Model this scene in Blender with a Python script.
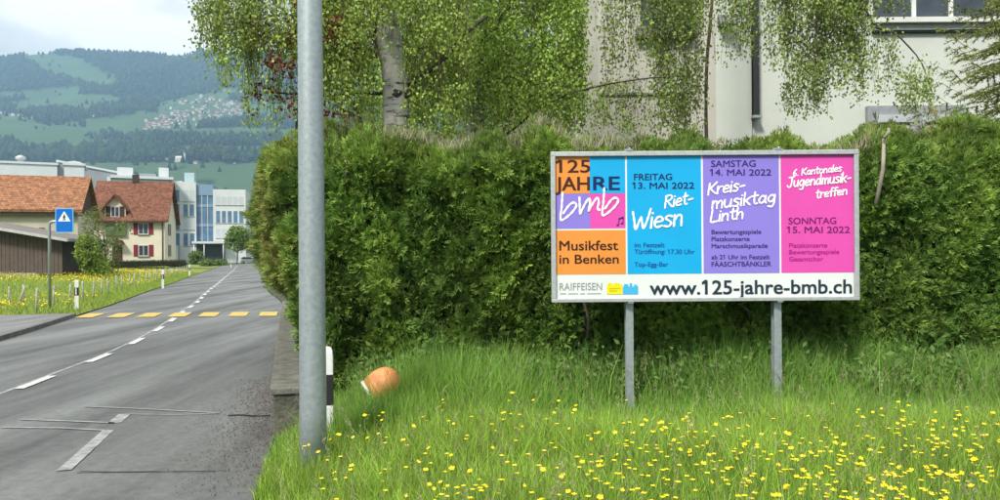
import bpy, math, random
import numpy as np
from mathutils import Vector, Matrix

# ------------------------------------------------------------------ camera, sky, sun, exposure
scene = bpy.context.scene
for o in list(bpy.data.objects):
    bpy.data.objects.remove(o, do_unlink=True)
R = math.radians
CAM_H = 1.75            # eye height above the road
FPX = 750.0             # focal length in photograph pixels (27 mm)
HZ = 253.5              # horizon row at the middle of the picture
ROLL = R(0.45)

cam_data = bpy.data.cameras.new('camera')
cam = bpy.data.objects.new('camera', cam_data)
scene.collection.objects.link(cam)
cam_data.sensor_width = 36.0
cam_data.lens = 36.0 * FPX / 1000.0
cam_data.shift_y = (HZ - 250.0) / 1000.0
cam_data.clip_start = 0.05
cam_data.clip_end = 20000.0
cam.location = (0, 0, CAM_H)
cam.rotation_euler = (math.pi / 2, ROLL, 0)
scene.camera = cam

SUN_AZ, SUN_EL = R(-152.0), R(46.0)     # azimuth from +Y, clockwise; behind the camera on the left
sun_dir = Vector((math.sin(SUN_AZ) * math.cos(SUN_EL), math.cos(SUN_AZ) * math.cos(SUN_EL), math.sin(SUN_EL)))
world = bpy.data.worlds.new('World')
scene.world = world
world.use_nodes = True
wn, wl = world.node_tree.nodes, world.node_tree.links
wn.clear()
w_out = wn.new('ShaderNodeOutputWorld')
w_mix = wn.new('ShaderNodeMixShader')
w_clear = wn.new('ShaderNodeBackground'); w_clear.inputs['Strength'].default_value = 0.10
w_cloud = wn.new('ShaderNodeBackground'); w_cloud.inputs['Strength'].default_value = 1.0
w_sky = wn.new('ShaderNodeTexSky')
w_sky.sky_type = 'NISHITA'; w_sky.sun_disc = False
w_sky.sun_elevation = SUN_EL; w_sky.sun_rotation = SUN_AZ
wl.new(w_sky.outputs[0], w_clear.inputs['Color'])
tc = wn.new('ShaderNodeTexCoord')
sep = wn.new('ShaderNodeSeparateXYZ'); wl.new(tc.outputs['Generated'], sep.inputs[0])
def wmath(op, a, b=None, clamp=False):
    n = wn.new('ShaderNodeMath'); n.operation = op; n.use_clamp = clamp
    for i, v in enumerate((a, b)):
        if v is None: continue
        if isinstance(v, (int, float)): n.inputs[i].default_value = v
        else: wl.new(v, n.inputs[i])
    return n.outputs[0]
up = wmath('MAXIMUM', sep.outputs['Z'], 0.0)
den = wmath('ADD', up, 0.22)
cx_ = wmath('DIVIDE', sep.outputs['X'], den); cy_ = wmath('DIVIDE', sep.outputs['Y'], den)
comb = wn.new('ShaderNodeCombineXYZ'); wl.new(cx_, comb.inputs[0]); wl.new(cy_, comb.inputs[1])
w_noise = wn.new('ShaderNodeTexNoise'); wl.new(comb.outputs[0], w_noise.inputs['Vector'])
w_noise.inputs['Scale'].default_value = 1.9; w_noise.inputs['Detail'].default_value = 6.0; w_noise.inputs['Roughness'].default_value = 0.52
w_noise.inputs['Distortion'].default_value = 0.35
w_ramp = wn.new('ShaderNodeValToRGB'); wl.new(w_noise.outputs['Fac'], w_ramp.inputs[0])
w_ramp.color_ramp.elements[0].position = 0.40; w_ramp.color_ramp.elements[0].color = (0.52, 0.535, 0.53, 1)
w_ramp.color_ramp.elements[1].position = 0.57; w_ramp.color_ramp.elements[1].color = (1.06, 1.03, 0.96, 1)
# standard overcast sky: three times as bright at the zenith as at the horizon
ci = wmath('ADD', wmath('MULTIPLY', up, 0.84), 0.36)
w_scale = wn.new('ShaderNodeVectorMath'); w_scale.operation = 'SCALE'
wl.new(w_ramp.outputs[0], w_scale.inputs[0]); wl.new(ci, w_scale.inputs['Scale'])
wl.new(w_scale.outputs[0], w_cloud.inputs['Color'])
w_mix.inputs[0].default_value = 0.97
wl.new(w_clear.outputs[0], w_mix.inputs[1]); wl.new(w_cloud.outputs[0], w_mix.inputs[2])
wl.new(w_mix.outputs[0], w_out.inputs['Surface'])

sun_data = bpy.data.lights.new('sun', 'SUN')
sun_data.energy = 2.6; sun_data.angle = R(10.0); sun_data.color = (1.0, 0.95, 0.87)
sun = bpy.data.objects.new('sun', sun_data)
scene.collection.objects.link(sun)
sun.rotation_euler = (-sun_dir).to_track_quat('-Z', 'Y').to_euler()

scene.view_settings.view_transform = 'Standard'
scene.view_settings.look = 'None'
scene.view_settings.exposure = 1.10
scene.view_settings.gamma = 1.0
scene.view_settings.use_curve_mapping = False
scene.render.engine = 'CYCLES'
scene.cycles.use_denoising = True
scene.cycles.max_bounces = 6
scene.cycles.diffuse_bounces = 3
scene.cycles.glossy_bounces = 2
scene.cycles.transmission_bounces = 3
scene.cycles.transparent_max_bounces = 6
scene.cycles.volume_bounces = 1
scene.cycles.sample_clamp_indirect = 6.0
scene.cycles.caustics_reflective = False
scene.cycles.caustics_refractive = False

# ------------------------------------------------------------------ helpers
rng = np.random.default_rng(7)
random.seed(7)
COL = scene.collection

def ray(px, py):
    dx, dz = (px - 500.0) / FPX, -(py - HZ) / FPX
    c, s = math.cos(ROLL), math.sin(ROLL)
    return dx * c + dz * s, -dx * s + dz * c
def P(px, py, d):
    a, b = ray(px, py)
    return Vector((a * d, d, CAM_H + b * d))
def G(px, py, z=0.0):
    a, b = ray(px, py)
    d = (z - CAM_H) / b
    return Vector((a * d, d, z))
def lin(c):
    return tuple(((v / 255.0) / 12.92 if v / 255.0 <= 0.04045 else ((v / 255.0 + 0.055) / 1.055) ** 2.4) for v in c)

def _hash(ix, iy, iz, seed):
    h = (ix.astype(np.int64) * 374761393 + iy.astype(np.int64) * 668265263 + iz.astype(np.int64) * 2147483647 + seed * 974711) & 0xFFFFFFFF
    h = ((h ^ (h >> 13)) * 1274126177) & 0xFFFFFFFF
    h = h ^ (h >> 16)
    return (h & 0xFFFF) / 65535.0
def vnoise(p, seed=0):
    p = np.asarray(p, float)
    i = np.floor(p).astype(np.int64); f = p - i
    u = f * f * (3 - 2 * f)
    r = 0
    for dx in (0, 1):
        for dy in (0, 1):
            for dz in (0, 1):
                w = (u[:, 0] if dx else 1 - u[:, 0]) * (u[:, 1] if dy else 1 - u[:, 1]) * (u[:, 2] if dz else 1 - u[:, 2])
                r = r + w * _hash(i[:, 0] + dx, i[:, 1] + dy, i[:, 2] + dz, seed)
    return r
def fbm(p, seed=0, octv=4):
    p = np.asarray(p, float); r = 0; a = 0.5; t = 0
    for k in range(octv):
        r = r + a * vnoise(p, seed + k * 17); t += a; a *= 0.5; p = p * 2.03
    return r / t

MATS = {}
def mat(name, color, rough=0.8, var=0.15, scale=6.0, bump=0.0, bscale=None, metal=0.0, color2=None, detail=5.0, spec=0.35, stretch=None):
    if name in MATS: return MATS[name]
    color = tuple(c * 0.86 for c in color); color2 = tuple(c * 0.86 for c in color2) if color2 else None
    m = bpy.data.materials.new(name); m.use_nodes = True
    n, l = m.node_tree.nodes, m.node_tree.links
    b = n['Principled BSDF']
    b.inputs['Roughness'].default_value = rough
    b.inputs['Metallic'].default_value = metal
    b.inputs['Specular IOR Level'].default_value = spec
    g = n.new('ShaderNodeNewGeometry')
    vec = g.outputs['Position']
    if stretch:
        mp = n.new('ShaderNodeMapping'); mp.inputs['Scale'].default_value = stretch
        l.new(vec, mp.inputs['Vector']); vec = mp.outputs[0]
    t = n.new('ShaderNodeTexNoise'); l.new(vec, t.inputs['Vector'])
    t.inputs['Scale'].default_value = scale; t.inputs['Detail'].default_value = detail; t.inputs['Roughness'].default_value = 0.6
    r = n.new('ShaderNodeValToRGB'); l.new(t.outputs['Fac'], r.inputs[0])
    lo = tuple(c * (1 - var) for c in color); hi = tuple(min(1, c * (1 + var)) for c in (color2 or color))
    r.color_ramp.elements[0].position = 0.32; r.color_ramp.elements[0].color = (*lo, 1)
    r.color_ramp.elements[1].position = 0.68; r.color_ramp.elements[1].color = (*hi, 1)
    l.new(r.outputs[0], b.inputs['Base Color'])
    if bump:
        t2 = n.new('ShaderNodeTexNoise'); l.new(vec, t2.inputs['Vector'])
        t2.inputs['Scale'].default_value = bscale or scale * 6; t2.inputs['Detail'].default_value = 3.0
        bp = n.new('ShaderNodeBump'); bp.inputs['Strength'].default_value = bump; bp.inputs['Distance'].default_value = 0.02
        l.new(t2.outputs['Fac'], bp.inputs['Height']); l.new(bp.outputs[0], b.inputs['Normal'])
    MATS[name] = m
    return m

def leaf_mat(name, trans=0.3, rough=0.6, spec=0.25):
    """base colour from the mesh's own per-leaf colour attribute"""
    m = bpy.data.materials.new(name); m.use_nodes = True
    n, l = m.node_tree.nodes, m.node_tree.links
    b = n['Principled BSDF']; b.inputs['Roughness'].default_value = rough; b.inputs['Specular IOR Level'].default_value = spec
    a = n.new('ShaderNodeAttribute'); a.attribute_name = 'col'
    l.new(a.outputs['Color'], b.inputs['Base Color'])
    t = n.new('ShaderNodeBsdfTranslucent'); l.new(a.outputs['Color'], t.inputs['Color'])
    mx = n.new('ShaderNodeMixShader'); mx.inputs[0].default_value = trans
    l.new(b.outputs[0], mx.inputs[1]); l.new(t.outputs[0], mx.inputs[2])
    l.new(mx.outputs[0], n['Material Output'].inputs['Surface'])
    MATS[name] = m
    return m

def np_mesh(name, verts, quads=None, tris=None, material=None, cols=None, smooth=False):
    """verts (n,3); quads (k,4); tris (k,3); cols (n,3) point colours"""
    me = bpy.data.meshes.new(name)
    verts = np.asarray(verts, np.float32)
    nq = 0 if quads is None else len(quads); nt = 0 if tris is None else len(tris)
    loops = []
    if nq: loops.append(np.asarray(quads, np.int32).ravel())
    if nt: loops.append(np.asarray(tris, np.int32).ravel())
    loops = np.concatenate(loops)
    me.vertices.add(len(verts)); me.vertices.foreach_set('co', verts.ravel())
    me.loops.add(len(loops)); me.loops.foreach_set('vertex_index', loops)
    me.polygons.add(nq + nt)
    starts = np.concatenate([np.arange(nq) * 4, nq * 4 + np.arange(nt) * 3]).astype(np.int32)
    me.polygons.foreach_set('loop_start', starts)
    me.polygons.foreach_set('loop_total', np.concatenate([np.full(nq, 4), np.full(nt, 3)]).astype(np.int32))
    if smooth: me.polygons.foreach_set('use_smooth', np.ones(nq + nt, bool))
    me.update(calc_edges=True)
    if cols is not None:
        at = me.color_attributes.new('col', 'FLOAT_COLOR', 'POINT')
        c4 = np.ones((len(verts), 4), np.float32); c4[:, :3] = cols
        at.data.foreach_set('color', c4.ravel())
    if material: me.materials.append(material)
    me.validate()
    return me

class MB:
    """collects simple solids into one mesh"""
    def __init__(s): s.v = []; s.f = []; s.m = []; s.sm = []
    def add(s, v, f, mi=0, smooth=False):
        k = len(s.v); s.v += [tuple(p) for p in v]; s.f += [tuple(i + k for i in q) for q in f]; s.m += [mi] * len(f); s.sm += [smooth] * len(f)
        return s
    def box(s, x0, x1, y0, y1, z0, z1, mi=0):
        v = [(x, y, z) for z in (z0, z1) for y in (y0, y1) for x in (x0, x1)]
        return s.add(v, [(0, 2, 3, 1), (4, 5, 7, 6), (0, 1, 5, 4), (2, 6, 7, 3), (0, 4, 6, 2), (1, 3, 7, 5)], mi)
    def prism(s, poly, axis, a, b, mi=0):
        """poly of 2D points (counter-clockwise) extruded along axis from a to b"""
        n = len(poly)
        def mk(p, t):
            return (t, p[0], p[1]) if axis == 'x' else ((p[0], t, p[1]) if axis == 'y' else (p[0], p[1], t))
        v = [mk(p, a) for p in poly] + [mk(p, b) for p in poly]
        f = [tuple(range(n)), tuple(range(2 * n - 1, n - 1, -1))] + [(i, n + i, n + (i + 1) % n, (i + 1) % n) for i in range(n)]
        return s.add(v, f, mi)
    def tube(s, pts, rad, n=8, mi=0, cap=True):
        pts = [Vector(p) for p in pts]
        if not isinstance(rad, (list, tuple)): rad = [rad] * len(pts)
        v = []
        d0 = (pts[1] - pts[0]).normalized()
        side = d0.orthogonal().normalized()
        for i, p in enumerate(pts):
            d = (pts[min(i + 1, len(pts) - 1)] - pts[max(i - 1, 0)]).normalized()
            side = (side - d * side.dot(d)).normalized(); up_ = d.cross(side)
            for k in range(n):
                a = 2 * math.pi * k / n
                v.append(p + (side * math.cos(a) + up_ * math.sin(a)) * rad[i])
        f = [(i * n + k, i * n + (k + 1) % n, (i + 1) * n + (k + 1) % n, (i + 1) * n + k) for i in range(len(pts) - 1) for k in range(n)]
        s.add(v, f, mi, True)
        if cap:
            L = len(s.v) - len(v)
            s.f += [tuple(L + k for k in range(n - 1, -1, -1)), tuple(L + len(v) - n + k for k in range(n))]
            s.m += [mi, mi]; s.sm += [False, False]
        return s
    def lathe(s, prof, n=16, mi=0, c=(0, 0, 0)):
        v = [(c[0] + r * math.cos(2 * math.pi * k / n), c[1] + r * math.sin(2 * math.pi * k / n), c[2] + z) for r, z in prof for k in range(n)]
        f = [(i * n + k, i * n + (k + 1) % n, (i + 1) * n + (k + 1) % n, (i + 1) * n + k) for i in range(len(prof) - 1) for k in range(n)]
        s.add(v, f, mi, True)
        L = len(s.v) - len(v)
        s.f += [tuple(L + k for k in range(n - 1, -1, -1)), tuple(L + len(v) - n + k for k in range(n))]; s.m += [mi, mi]; s.sm += [False, False]
        return s
    def mesh(s, name, mats):
        me = bpy.data.meshes.new(name); me.from_pydata(s.v, [], s.f)
        for m in (mats if isinstance(mats, (list, tuple)) else [mats]): me.materials.append(m)
        me.polygons.foreach_set('material_index', s.m); me.polygons.foreach_set('use_smooth', s.sm)
        me.update(); return me
    def build(s, name, mats, parent=None, bevel=0.0):
        o = link(name, s.mesh(name, mats), parent)
        if bevel:
            b = o.modifiers.new('bevel', 'BEVEL'); b.width = bevel; b.segments = 2; b.limit_method = 'ANGLE'
        return o

def link(name, me, parent=None):
    o = bpy.data.objects.new(name, me); COL.objects.link(o)
    if parent: o.parent = parent
    return o
def tag(o, label=None, cat=None, group=None, kind=None):
    if label: o['label'] = label
    if cat: o['category'] = cat
    if group: o['group'] = group
    if kind: o['kind'] = kind
    return o
def thing(name, label, cat, loc=(0, 0, 0), rz=0.0, group=None):
    o = bpy.data.objects.new(name, None); COL.objects.link(o)
    o.empty_display_size = 0.2
    o.location = loc; o.rotation_euler = (0, 0, rz)
    return tag(o, label, cat, group)
def copy_tree(o, parent=None):
    c = o.copy(); COL.objects.link(c); c.parent = parent
    for ch in [x for x in bpy.data.objects if x.parent == o]:
        copy_tree(ch, c)
    return c

# ------------------------------------------------------------------ plain materials
def asphalt(name, base, light):
    m = bpy.data.materials.new(name); m.use_nodes = True
    n, l = m.node_tree.nodes, m.node_tree.links
    b = n['Principled BSDF']; b.inputs['Specular IOR Level'].default_value = 0.35
    g = n.new('ShaderNodeNewGeometry')
    def noise(sc, det=4, stretch=None):
        t = n.new('ShaderNodeTexNoise'); t.inputs['Scale'].default_value = sc; t.inputs['Detail'].default_value = det; t.inputs['Roughness'].default_value = 0.62
        if stretch:
            mp = n.new('ShaderNodeMapping'); mp.inputs['Rotation'].default_value = (0, 0, stretch[0]); mp.inputs['Scale'].default_value = stretch[1]
            l.new(g.outputs['Position'], mp.inputs['Vector']); l.new(mp.outputs[0], t.inputs['Vector'])
        else: l.new(g.outputs['Position'], t.inputs['Vector'])
        return t.outputs['Fac']
    big = noise(0.55, 5, (R(-16), (1.7, 0.20, 1)))
    r = n.new('ShaderNodeValToRGB'); l.new(big, r.inputs[0])
    r.color_ramp.elements[0].position = 0.36; r.color_ramp.elements[0].color = (*[c * 0.72 for c in base], 1)
    r.color_ramp.elements[1].position = 0.66; r.color_ramp.elements[1].color = (*light, 1)
    fine = noise(70, 6)
    r2 = n.new('ShaderNodeMapRange'); l.new(fine, r2.inputs[0]); r2.inputs[1].default_value = 0.3; r2.inputs[2].default_value = 0.7; r2.inputs[3].default_value = 0.72; r2.inputs[4].default_value = 1.28
    mid = noise(11, 8)
    r3 = n.new('ShaderNodeMapRange'); l.new(mid, r3.inputs[0]); r3.inputs[1].default_value = 0.3; r3.inputs[2].default_value = 0.7; r3.inputs[3].default_value = 0.76; r3.inputs[4].default_value = 1.22
    mul = n.new('ShaderNodeMath'); mul.operation = 'MULTIPLY'; l.new(r2.outputs[0], mul.inputs[0]); l.new(r3.outputs[0], mul.inputs[1])
    sc = n.new('ShaderNodeVectorMath'); sc.operation = 'SCALE'; l.new(r.outputs[0], sc.inputs[0]); l.new(mul.outputs[0], sc.inputs['Scale'])
    l.new(sc.outputs[0], b.inputs['Base Color'])
    rr = n.new('ShaderNodeMapRange'); l.new(big, rr.inputs[0]); rr.inputs[1].default_value = 0.35; rr.inputs[2].default_value = 0.7; rr.inputs[3].default_value = 0.72; rr.inputs[4].default_value = 0.36
    l.new(rr.outputs[0], b.inputs['Roughness'])
    bp = n.new('ShaderNodeBump'); bp.inputs['Strength'].default_value = 0.5; bp.inputs['Distance'].default_value = 0.006
    l.new(fine, bp.inputs['Height']); l.new(bp.outputs[0], b.inputs['Normal'])
    return m
M_ROAD = asphalt('asphalt', (0.084, 0.090, 0.088), (0.148, 0.153, 0.148))
M_PATCH = asphalt('asphalt_patch', (0.084, 0.088, 0.083), (0.132, 0.136, 0.128))
M_PAVE = asphalt('pavement_asphalt', (0.14, 0.145, 0.145), (0.2, 0.2, 0.2))
M_SEAL = mat('seam_seal', (0.29, 0.30, 0.30), 0.7, 0.4, 9)
M_WHITE_LINE = mat('white_road_paint', (0.56, 0.57, 0.56), 0.6, 0.35, 18)
M_YELLOW_LINE = mat('yellow_road_paint', (0.52, 0.38, 0.09), 0.6, 0.35, 14)
M_CRACK = mat('crack', (0.022, 0.02, 0.018), 0.9, 0.3, 12)
M_CONCRETE = mat('concrete', (0.24, 0.24, 0.215), 0.9, 0.35, 5, 0.5, 40)
M_CONC_DARK = mat('mossy_concrete', (0.115, 0.115, 0.085), 0.95, 0.5, 7, 0.8, 30)
M_KERB = mat('kerb_stone', (0.15, 0.15, 0.14), 0.9, 0.3, 4, 0.4, 30)
M_SOIL = mat('soil', (0.05, 0.055, 0.025), 0.95, 0.4, 3, 0.6, 30)
M_MEADOW = mat('meadow_ground', (0.13, 0.19, 0.034), 0.95, 0.3, 1.3, 0.5, 20, color2=(0.20, 0.24, 0.04))
M_GALV = mat('galvanised_steel', (0.40, 0.45, 0.46), 0.48, 0.14, 26, 0.05, 60, metal=0.55)
M_GALV2 = mat('galvanised_frame', (0.55, 0.57, 0.57), 0.45, 0.12, 30, metal=0.5)
M_WHITE_PLASTIC = mat('white_plastic', (0.72, 0.74, 0.73), 0.45, 0.08, 12)
M_BLACK_PLASTIC = mat('black_plastic', (0.018, 0.018, 0.02), 0.5, 0.1, 12)
M_REFLECT = mat('reflector', (0.75, 0.76, 0.78), 0.2, 0.05, 40)
M_GLASS = mat('window_glass', (0.05, 0.065, 0.08), 0.08, 0.3, 2, spec=0.6)
M_BLUEGLASS = mat('blue_glass', (0.10, 0.19, 0.30), 0.12, 0.3, 0.6, spec=0.6)
M_WHITE_WALL = mat('white_render', (0.70, 0.71, 0.67), 0.9, 0.06, 1.5, 0.1, 60)
M_CREAM = mat('cream_render', (0.74, 0.69, 0.54), 0.9, 0.06, 1.0)
M_BEIGE = mat('beige_render', (0.52, 0.48, 0.38), 0.9, 0.1, 1.0)
M_DARKWOOD = mat('dark_wood', (0.06, 0.04, 0.03), 0.8, 0.3, 3)
M_HALL = mat('white_cladding', (0.62, 0.66, 0.68), 0.6, 0.05, 0.5)
M_HALL_GREY = mat('grey_cladding', (0.30, 0.33, 0.36), 0.6, 0.08, 0.5)
M_RED = mat('red_shutter_paint', (0.22, 0.02, 0.03), 0.6, 0.12, 6)

def rows_mat(name, c1, c2, pitch, axis, base_rough=0.85, bump=0.6, tile=None):
    """courses running across a surface (roof tiles, upright boards): object-space stripes with colour noise"""
    m = bpy.data.materials.new(name); m.use_nodes = True
    n, l = m.node_tree.nodes, m.node_tree.links
    b = n['Principled BSDF']; b.inputs['Roughness'].default_value = base_rough; b.inputs['Specular IOR Level'].default_value = 0.2
    t = n.new('ShaderNodeTexCoord')
    w = n.new('ShaderNodeTexWave'); w.wave_type = 'BANDS'; w.bands_direction = axis; w.wave_profile = 'SAW'
    w.inputs['Scale'].default_value = 2 * math.pi / (20 * pitch); w.inputs['Distortion'].default_value = 0.25
    l.new(t.outputs['Object'], w.inputs['Vector'])
    no = n.new('ShaderNodeTexNoise'); no.inputs['Scale'].default_value = 1.6; no.inputs['Detail'].default_value = 8; no.inputs['Roughness'].default_value = 0.75
    l.new(t.outputs['Object'], no.inputs['Vector'])
    r = n.new('ShaderNodeValToRGB'); l.new(no.outputs['Fac'], r.inputs[0])
    r.color_ramp.elements[0].position = 0.3; r.color_ramp.elements[0].color = (*c1, 1)
    r.color_ramp.elements[1].position = 0.7; r.color_ramp.elements[1].color = (*c2, 1)
    out_c = r.outputs[0]
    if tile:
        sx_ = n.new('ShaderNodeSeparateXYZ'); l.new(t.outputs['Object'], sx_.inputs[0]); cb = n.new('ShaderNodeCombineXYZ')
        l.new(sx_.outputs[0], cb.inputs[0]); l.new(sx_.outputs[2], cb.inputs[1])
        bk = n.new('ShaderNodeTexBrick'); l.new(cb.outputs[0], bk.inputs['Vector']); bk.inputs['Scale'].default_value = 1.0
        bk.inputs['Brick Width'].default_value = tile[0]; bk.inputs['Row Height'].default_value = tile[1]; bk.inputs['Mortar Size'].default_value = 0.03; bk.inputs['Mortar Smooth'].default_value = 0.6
        bk.inputs['Color1'].default_value = (0.6, 0.6, 0.6, 1); bk.inputs['Color2'].default_value = (1.25, 1.2, 1.15, 1); bk.inputs['Mortar'].default_value = (0.5, 0.45, 0.42, 1)  # dark joints: shadow lines between tile rows put into the colour
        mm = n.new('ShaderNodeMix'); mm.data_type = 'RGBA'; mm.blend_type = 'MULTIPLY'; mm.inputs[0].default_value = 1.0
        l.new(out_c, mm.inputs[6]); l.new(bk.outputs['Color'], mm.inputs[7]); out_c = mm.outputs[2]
    l.new(out_c, b.inputs['Base Color'])
    bp = n.new('ShaderNodeBump'); bp.inputs['Strength'].default_value = bump; bp.inputs['Distance'].default_value = 0.08
    l.new(w.outputs['Fac'], bp.inputs['Height']); l.new(bp.outputs[0], b.inputs['Normal'])
    return m
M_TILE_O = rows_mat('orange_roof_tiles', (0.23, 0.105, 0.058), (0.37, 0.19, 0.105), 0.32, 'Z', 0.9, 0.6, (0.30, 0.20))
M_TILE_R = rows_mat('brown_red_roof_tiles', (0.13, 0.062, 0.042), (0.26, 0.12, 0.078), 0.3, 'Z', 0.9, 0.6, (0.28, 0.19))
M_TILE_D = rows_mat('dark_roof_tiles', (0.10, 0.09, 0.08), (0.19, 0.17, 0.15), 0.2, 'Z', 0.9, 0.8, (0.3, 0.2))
M_SHEDROOF = mat('fibre_cement_roof', (0.17, 0.155, 0.14), 0.9, 0.35, 1.5)

# ------------------------------------------------------------------ road line (world metres): centre and left / right edges
c_px = [(27, 385), (82, 366), (118, 349.6), (142, 336.4), (161, 327), (174, 317), (186, 309), (195, 303.6)]
ctr = [G(*p) for p in c_px]
road_pts = [Vector((-5.2, -40, 0)), Vector((-5.35, -10, 0)), Vector((-5.6, 2, 0)), Vector((-5.85, 6.5, 0))]
road_pts += [ctr[0], ctr[2], ctr[4], ctr[6], ctr[7]]
road_pts += [Vector((-14.6, 37.5, 0)), Vector((-18.2, 48.5, 0)), Vector((-23.9, 65.5, 0)), Vector((-31.0, 87, 0)), Vector((-40.5, 115, 0)),
             Vector((-47.6, 137, 0)), Vector((-50.6, 150, 0)), Vector((-49, 162, 0)), Vector((-42, 170, 0)), Vector((-30, 175, 0)), Vector((20, 182, 0)), Vector((120, 190, 0))]
def catmull(pts, step):
    out = []
    P_ = [pts[0] * 2 - pts[1]] + pts + [pts[-1] * 2 - pts[-2]]
    for i in range(1, len(P_) - 2):
        a, b, c, d = P_[i - 1], P_[i], P_[i + 1], P_[i + 2]
        k = max(2, int((c - b).length / step))
        for j in range(k):
            t = j / k
            out.append(0.5 * ((2 * b) + (c - a) * t + (2 * a - 5 * b + 4 * c - d) * t * t + (3 * b - a - 3 * c + d) * t ** 3))
    out.append(pts[-1].copy())
    return out
road_c = catmull(road_pts, 1.0)
arc = [0.0]
for a, b in zip(road_c[:-1], road_c[1:]): arc.append(arc[-1] + (b - a).length)
arc = np.array(arc); rc = np.array([tuple(p) for p in road_c])
def road_at(s):
    return Vector((np.interp(s, arc, rc[:, 0]), np.interp(s, arc, rc[:, 1]), 0.0))
def road_nrm(s):        # unit vector to the left
    t = (road_at(s + 0.3) - road_at(s - 0.3)).normalized()
    return Vector((-t.y, t.x, 0))
def s_at_y(y):
    return float(np.interp(y, rc[:300, 1], arc[:300]))
HALF = 2.8
def right_half(s):
    y = road_at(s).y
    c = road_at(s); n = road_nrm(s); a_, b_ = -2.13 + 0.282 * 7.05, -0.282      # straight edge along verge and garden wall
    h = (c.x - a_ - b_ * c.y) / (n.x - b_ * n.y)
    t = min(1, max(0, (y - 21) / 14)); t = t * t * (3 - 2 * t)
    h = min(h, 5.2) - 0.085 * max(0.0, min(6.0, 6.6 - y))
    return h * (1 - t) + HALF * t
S_END = float(arc[-1]) - 1

def ribbon(s0, s1, a, b, z, step=1.0):
    """strip between lateral offsets a(s) and b(s), left positive"""
    k = max(2, int((s1 - s0) / step) + 1)
    v, f = [], []
    for i in range(k):
        s = s0 + (s1 - s0) * i / (k - 1); c = road_at(s); n = road_nrm(s)
        for o in (a, b):
            q = c + n * (o(s) if callable(o) else o)
            v.append((q.x, q.y, z))
    for i in range(k - 1): f.append((2 * i, 2 * i + 1, 2 * i + 3, 2 * i + 2))
    f = [q[::-1] for q in f]
    return v, f
def struct(name, mb, mats, parent=None):
    o = mb.build(name, mats, parent)
    if parent is None: o['kind'] = 'structure'
    return o

# ------------------------------------------------------------------ ground, road, pavement, verge, meadow
gr, ga = np.concatenate([[0.0], np.geomspace(6, 6200, 40)]), np.linspace(0, 2 * math.pi, 73)[:-1]
gv = [(0, 0, -0.12)]
gt, gq = [], []
for i, r_ in enumerate(gr[1:]):
    for a in ga: gv.append((r_ * math.cos(a), r_ * math.sin(a), -0.12))
for k in range(72): gt.append((0, 1 + k, 1 + (k + 1) % 72))
for i in range(len(gr) - 2):
    for k in range(72): gq.append((1 + i * 72 + k, 1 + (i + 1) * 72 + k, 1 + (i + 1) * 72 + (k + 1) % 72, 1 + i * 72 + (k + 1) % 72))
M_GROUND = mat('valley_ground', (0.055, 0.085, 0.022), 0.95, 0.35, 0.02, color2=(0.085, 0.12, 0.03))
tag(link('ground', np_mesh('ground', gv, gq, gt, M_GROUND)), kind='structure')

v, f = ribbon(0, S_END, HALF, lambda s: -right_half(s), 0.0)
road = struct('road', MB().add(v, f), M_ROAD)
S_NEAR = s_at_y(2.0)
# markings lie as thin sheets on the road
def flat_poly(name, pts, z, m, parent=road):
    mb = MB().add([(p[0], p[1], z) for p in pts], [tuple(range(len(pts)))])
    return mb.build(name, m, parent)
# asphalt patch and sealed seams
flat_poly('asphalt_patch', [G(120, 416), G(212, 416.5), G(222, 430), G(226, 471), G(77, 473), G(109, 431)], 0.004, M_PATCH)
def bar(name, pxs, w, z, m):
    pts = [G(*p) for p in pxs]
    mb = MB()
    for a, b in zip(pts[:-1], pts[1:]):
        d = (b - a).normalized(); n = Vector((-d.y, d.x, 0)) * w / 2
        mb.add([(q.x, q.y, z) for q in (a - n, b - n, b + n, a + n)], [(0, 1, 2, 3)])
    return mb.build(name, m, road)
bar('sealed_seam', [(108, 431), (64, 471)], 0.11, 0.008, M_SEAL)
bar('sealed_seam', [(125, 414.5), (114, 423.5)], 0.13, 0.008, M_SEAL)
bar('sealed_seam', [(84, 407), (125, 408.5), (220, 413.5)], 0.035, 0.008, M_SEAL)
bar('sealed_seam', [(20, 420), (66, 421.5), (114, 423.3)], 0.04, 0.008, M_SEAL)
bar('sealed_seam', [(2, 428), (60, 428.5), (108, 431)], 0.04, 0.008, M_SEAL)
bar('sealed_seam', [(125, 414.6), (175, 415.5), (215, 414)], 0.02, 0.009, M_SEAL)
bar('crack', [(228, 416), (240, 415.3), (256, 416.6), (270, 416)], 0.05, 0.008, M_CRACK)
bar('crack', [(80, 472), (112, 472.9), (150, 472.2), (181, 473), (215, 472)], 0.009, 0.008, M_CRACK)
sv = s_at_y(6.0)
v, f = ribbon(sv, s_at_y(60), 0.085, 0.03, 0.004); MB().add(v, f).build('sealed_seam', M_SEAL, road)
# centre line dashes
s = s_at_y(ctr[0].y) - 0.5 - 2.3
k = 0
while road_at(s).y < 128:
    L = 0.95 + 0.012 * road_at(s).y
    v, f = ribbon(s, s + L, 0.02, -0.10, 0.012, 0.5)
    MB().add(v, f).build('centre_dash', M_WHITE_LINE, road)
    s += 2.3 + 0.02 * road_at(s).y; k += 1
# yellow zebra stripes
zs = [(90.5, 315.8), (121, 315.6), (150, 315.3), (180, 315), (209.5, 314.7), (239, 314.5), (268.5, 314.3)]
for px, py in zs:
    c = G(px, py); d = Vector((-0.27, 1, 0)).normalized() * 0.80; w = Vector((0.26, 0, 0))
    flat_poly('crossing_stripe', [c - d - w, c - d + w, c + d + w, c + d - w], 0.0165, M_YELLOW_LINE)

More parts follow.
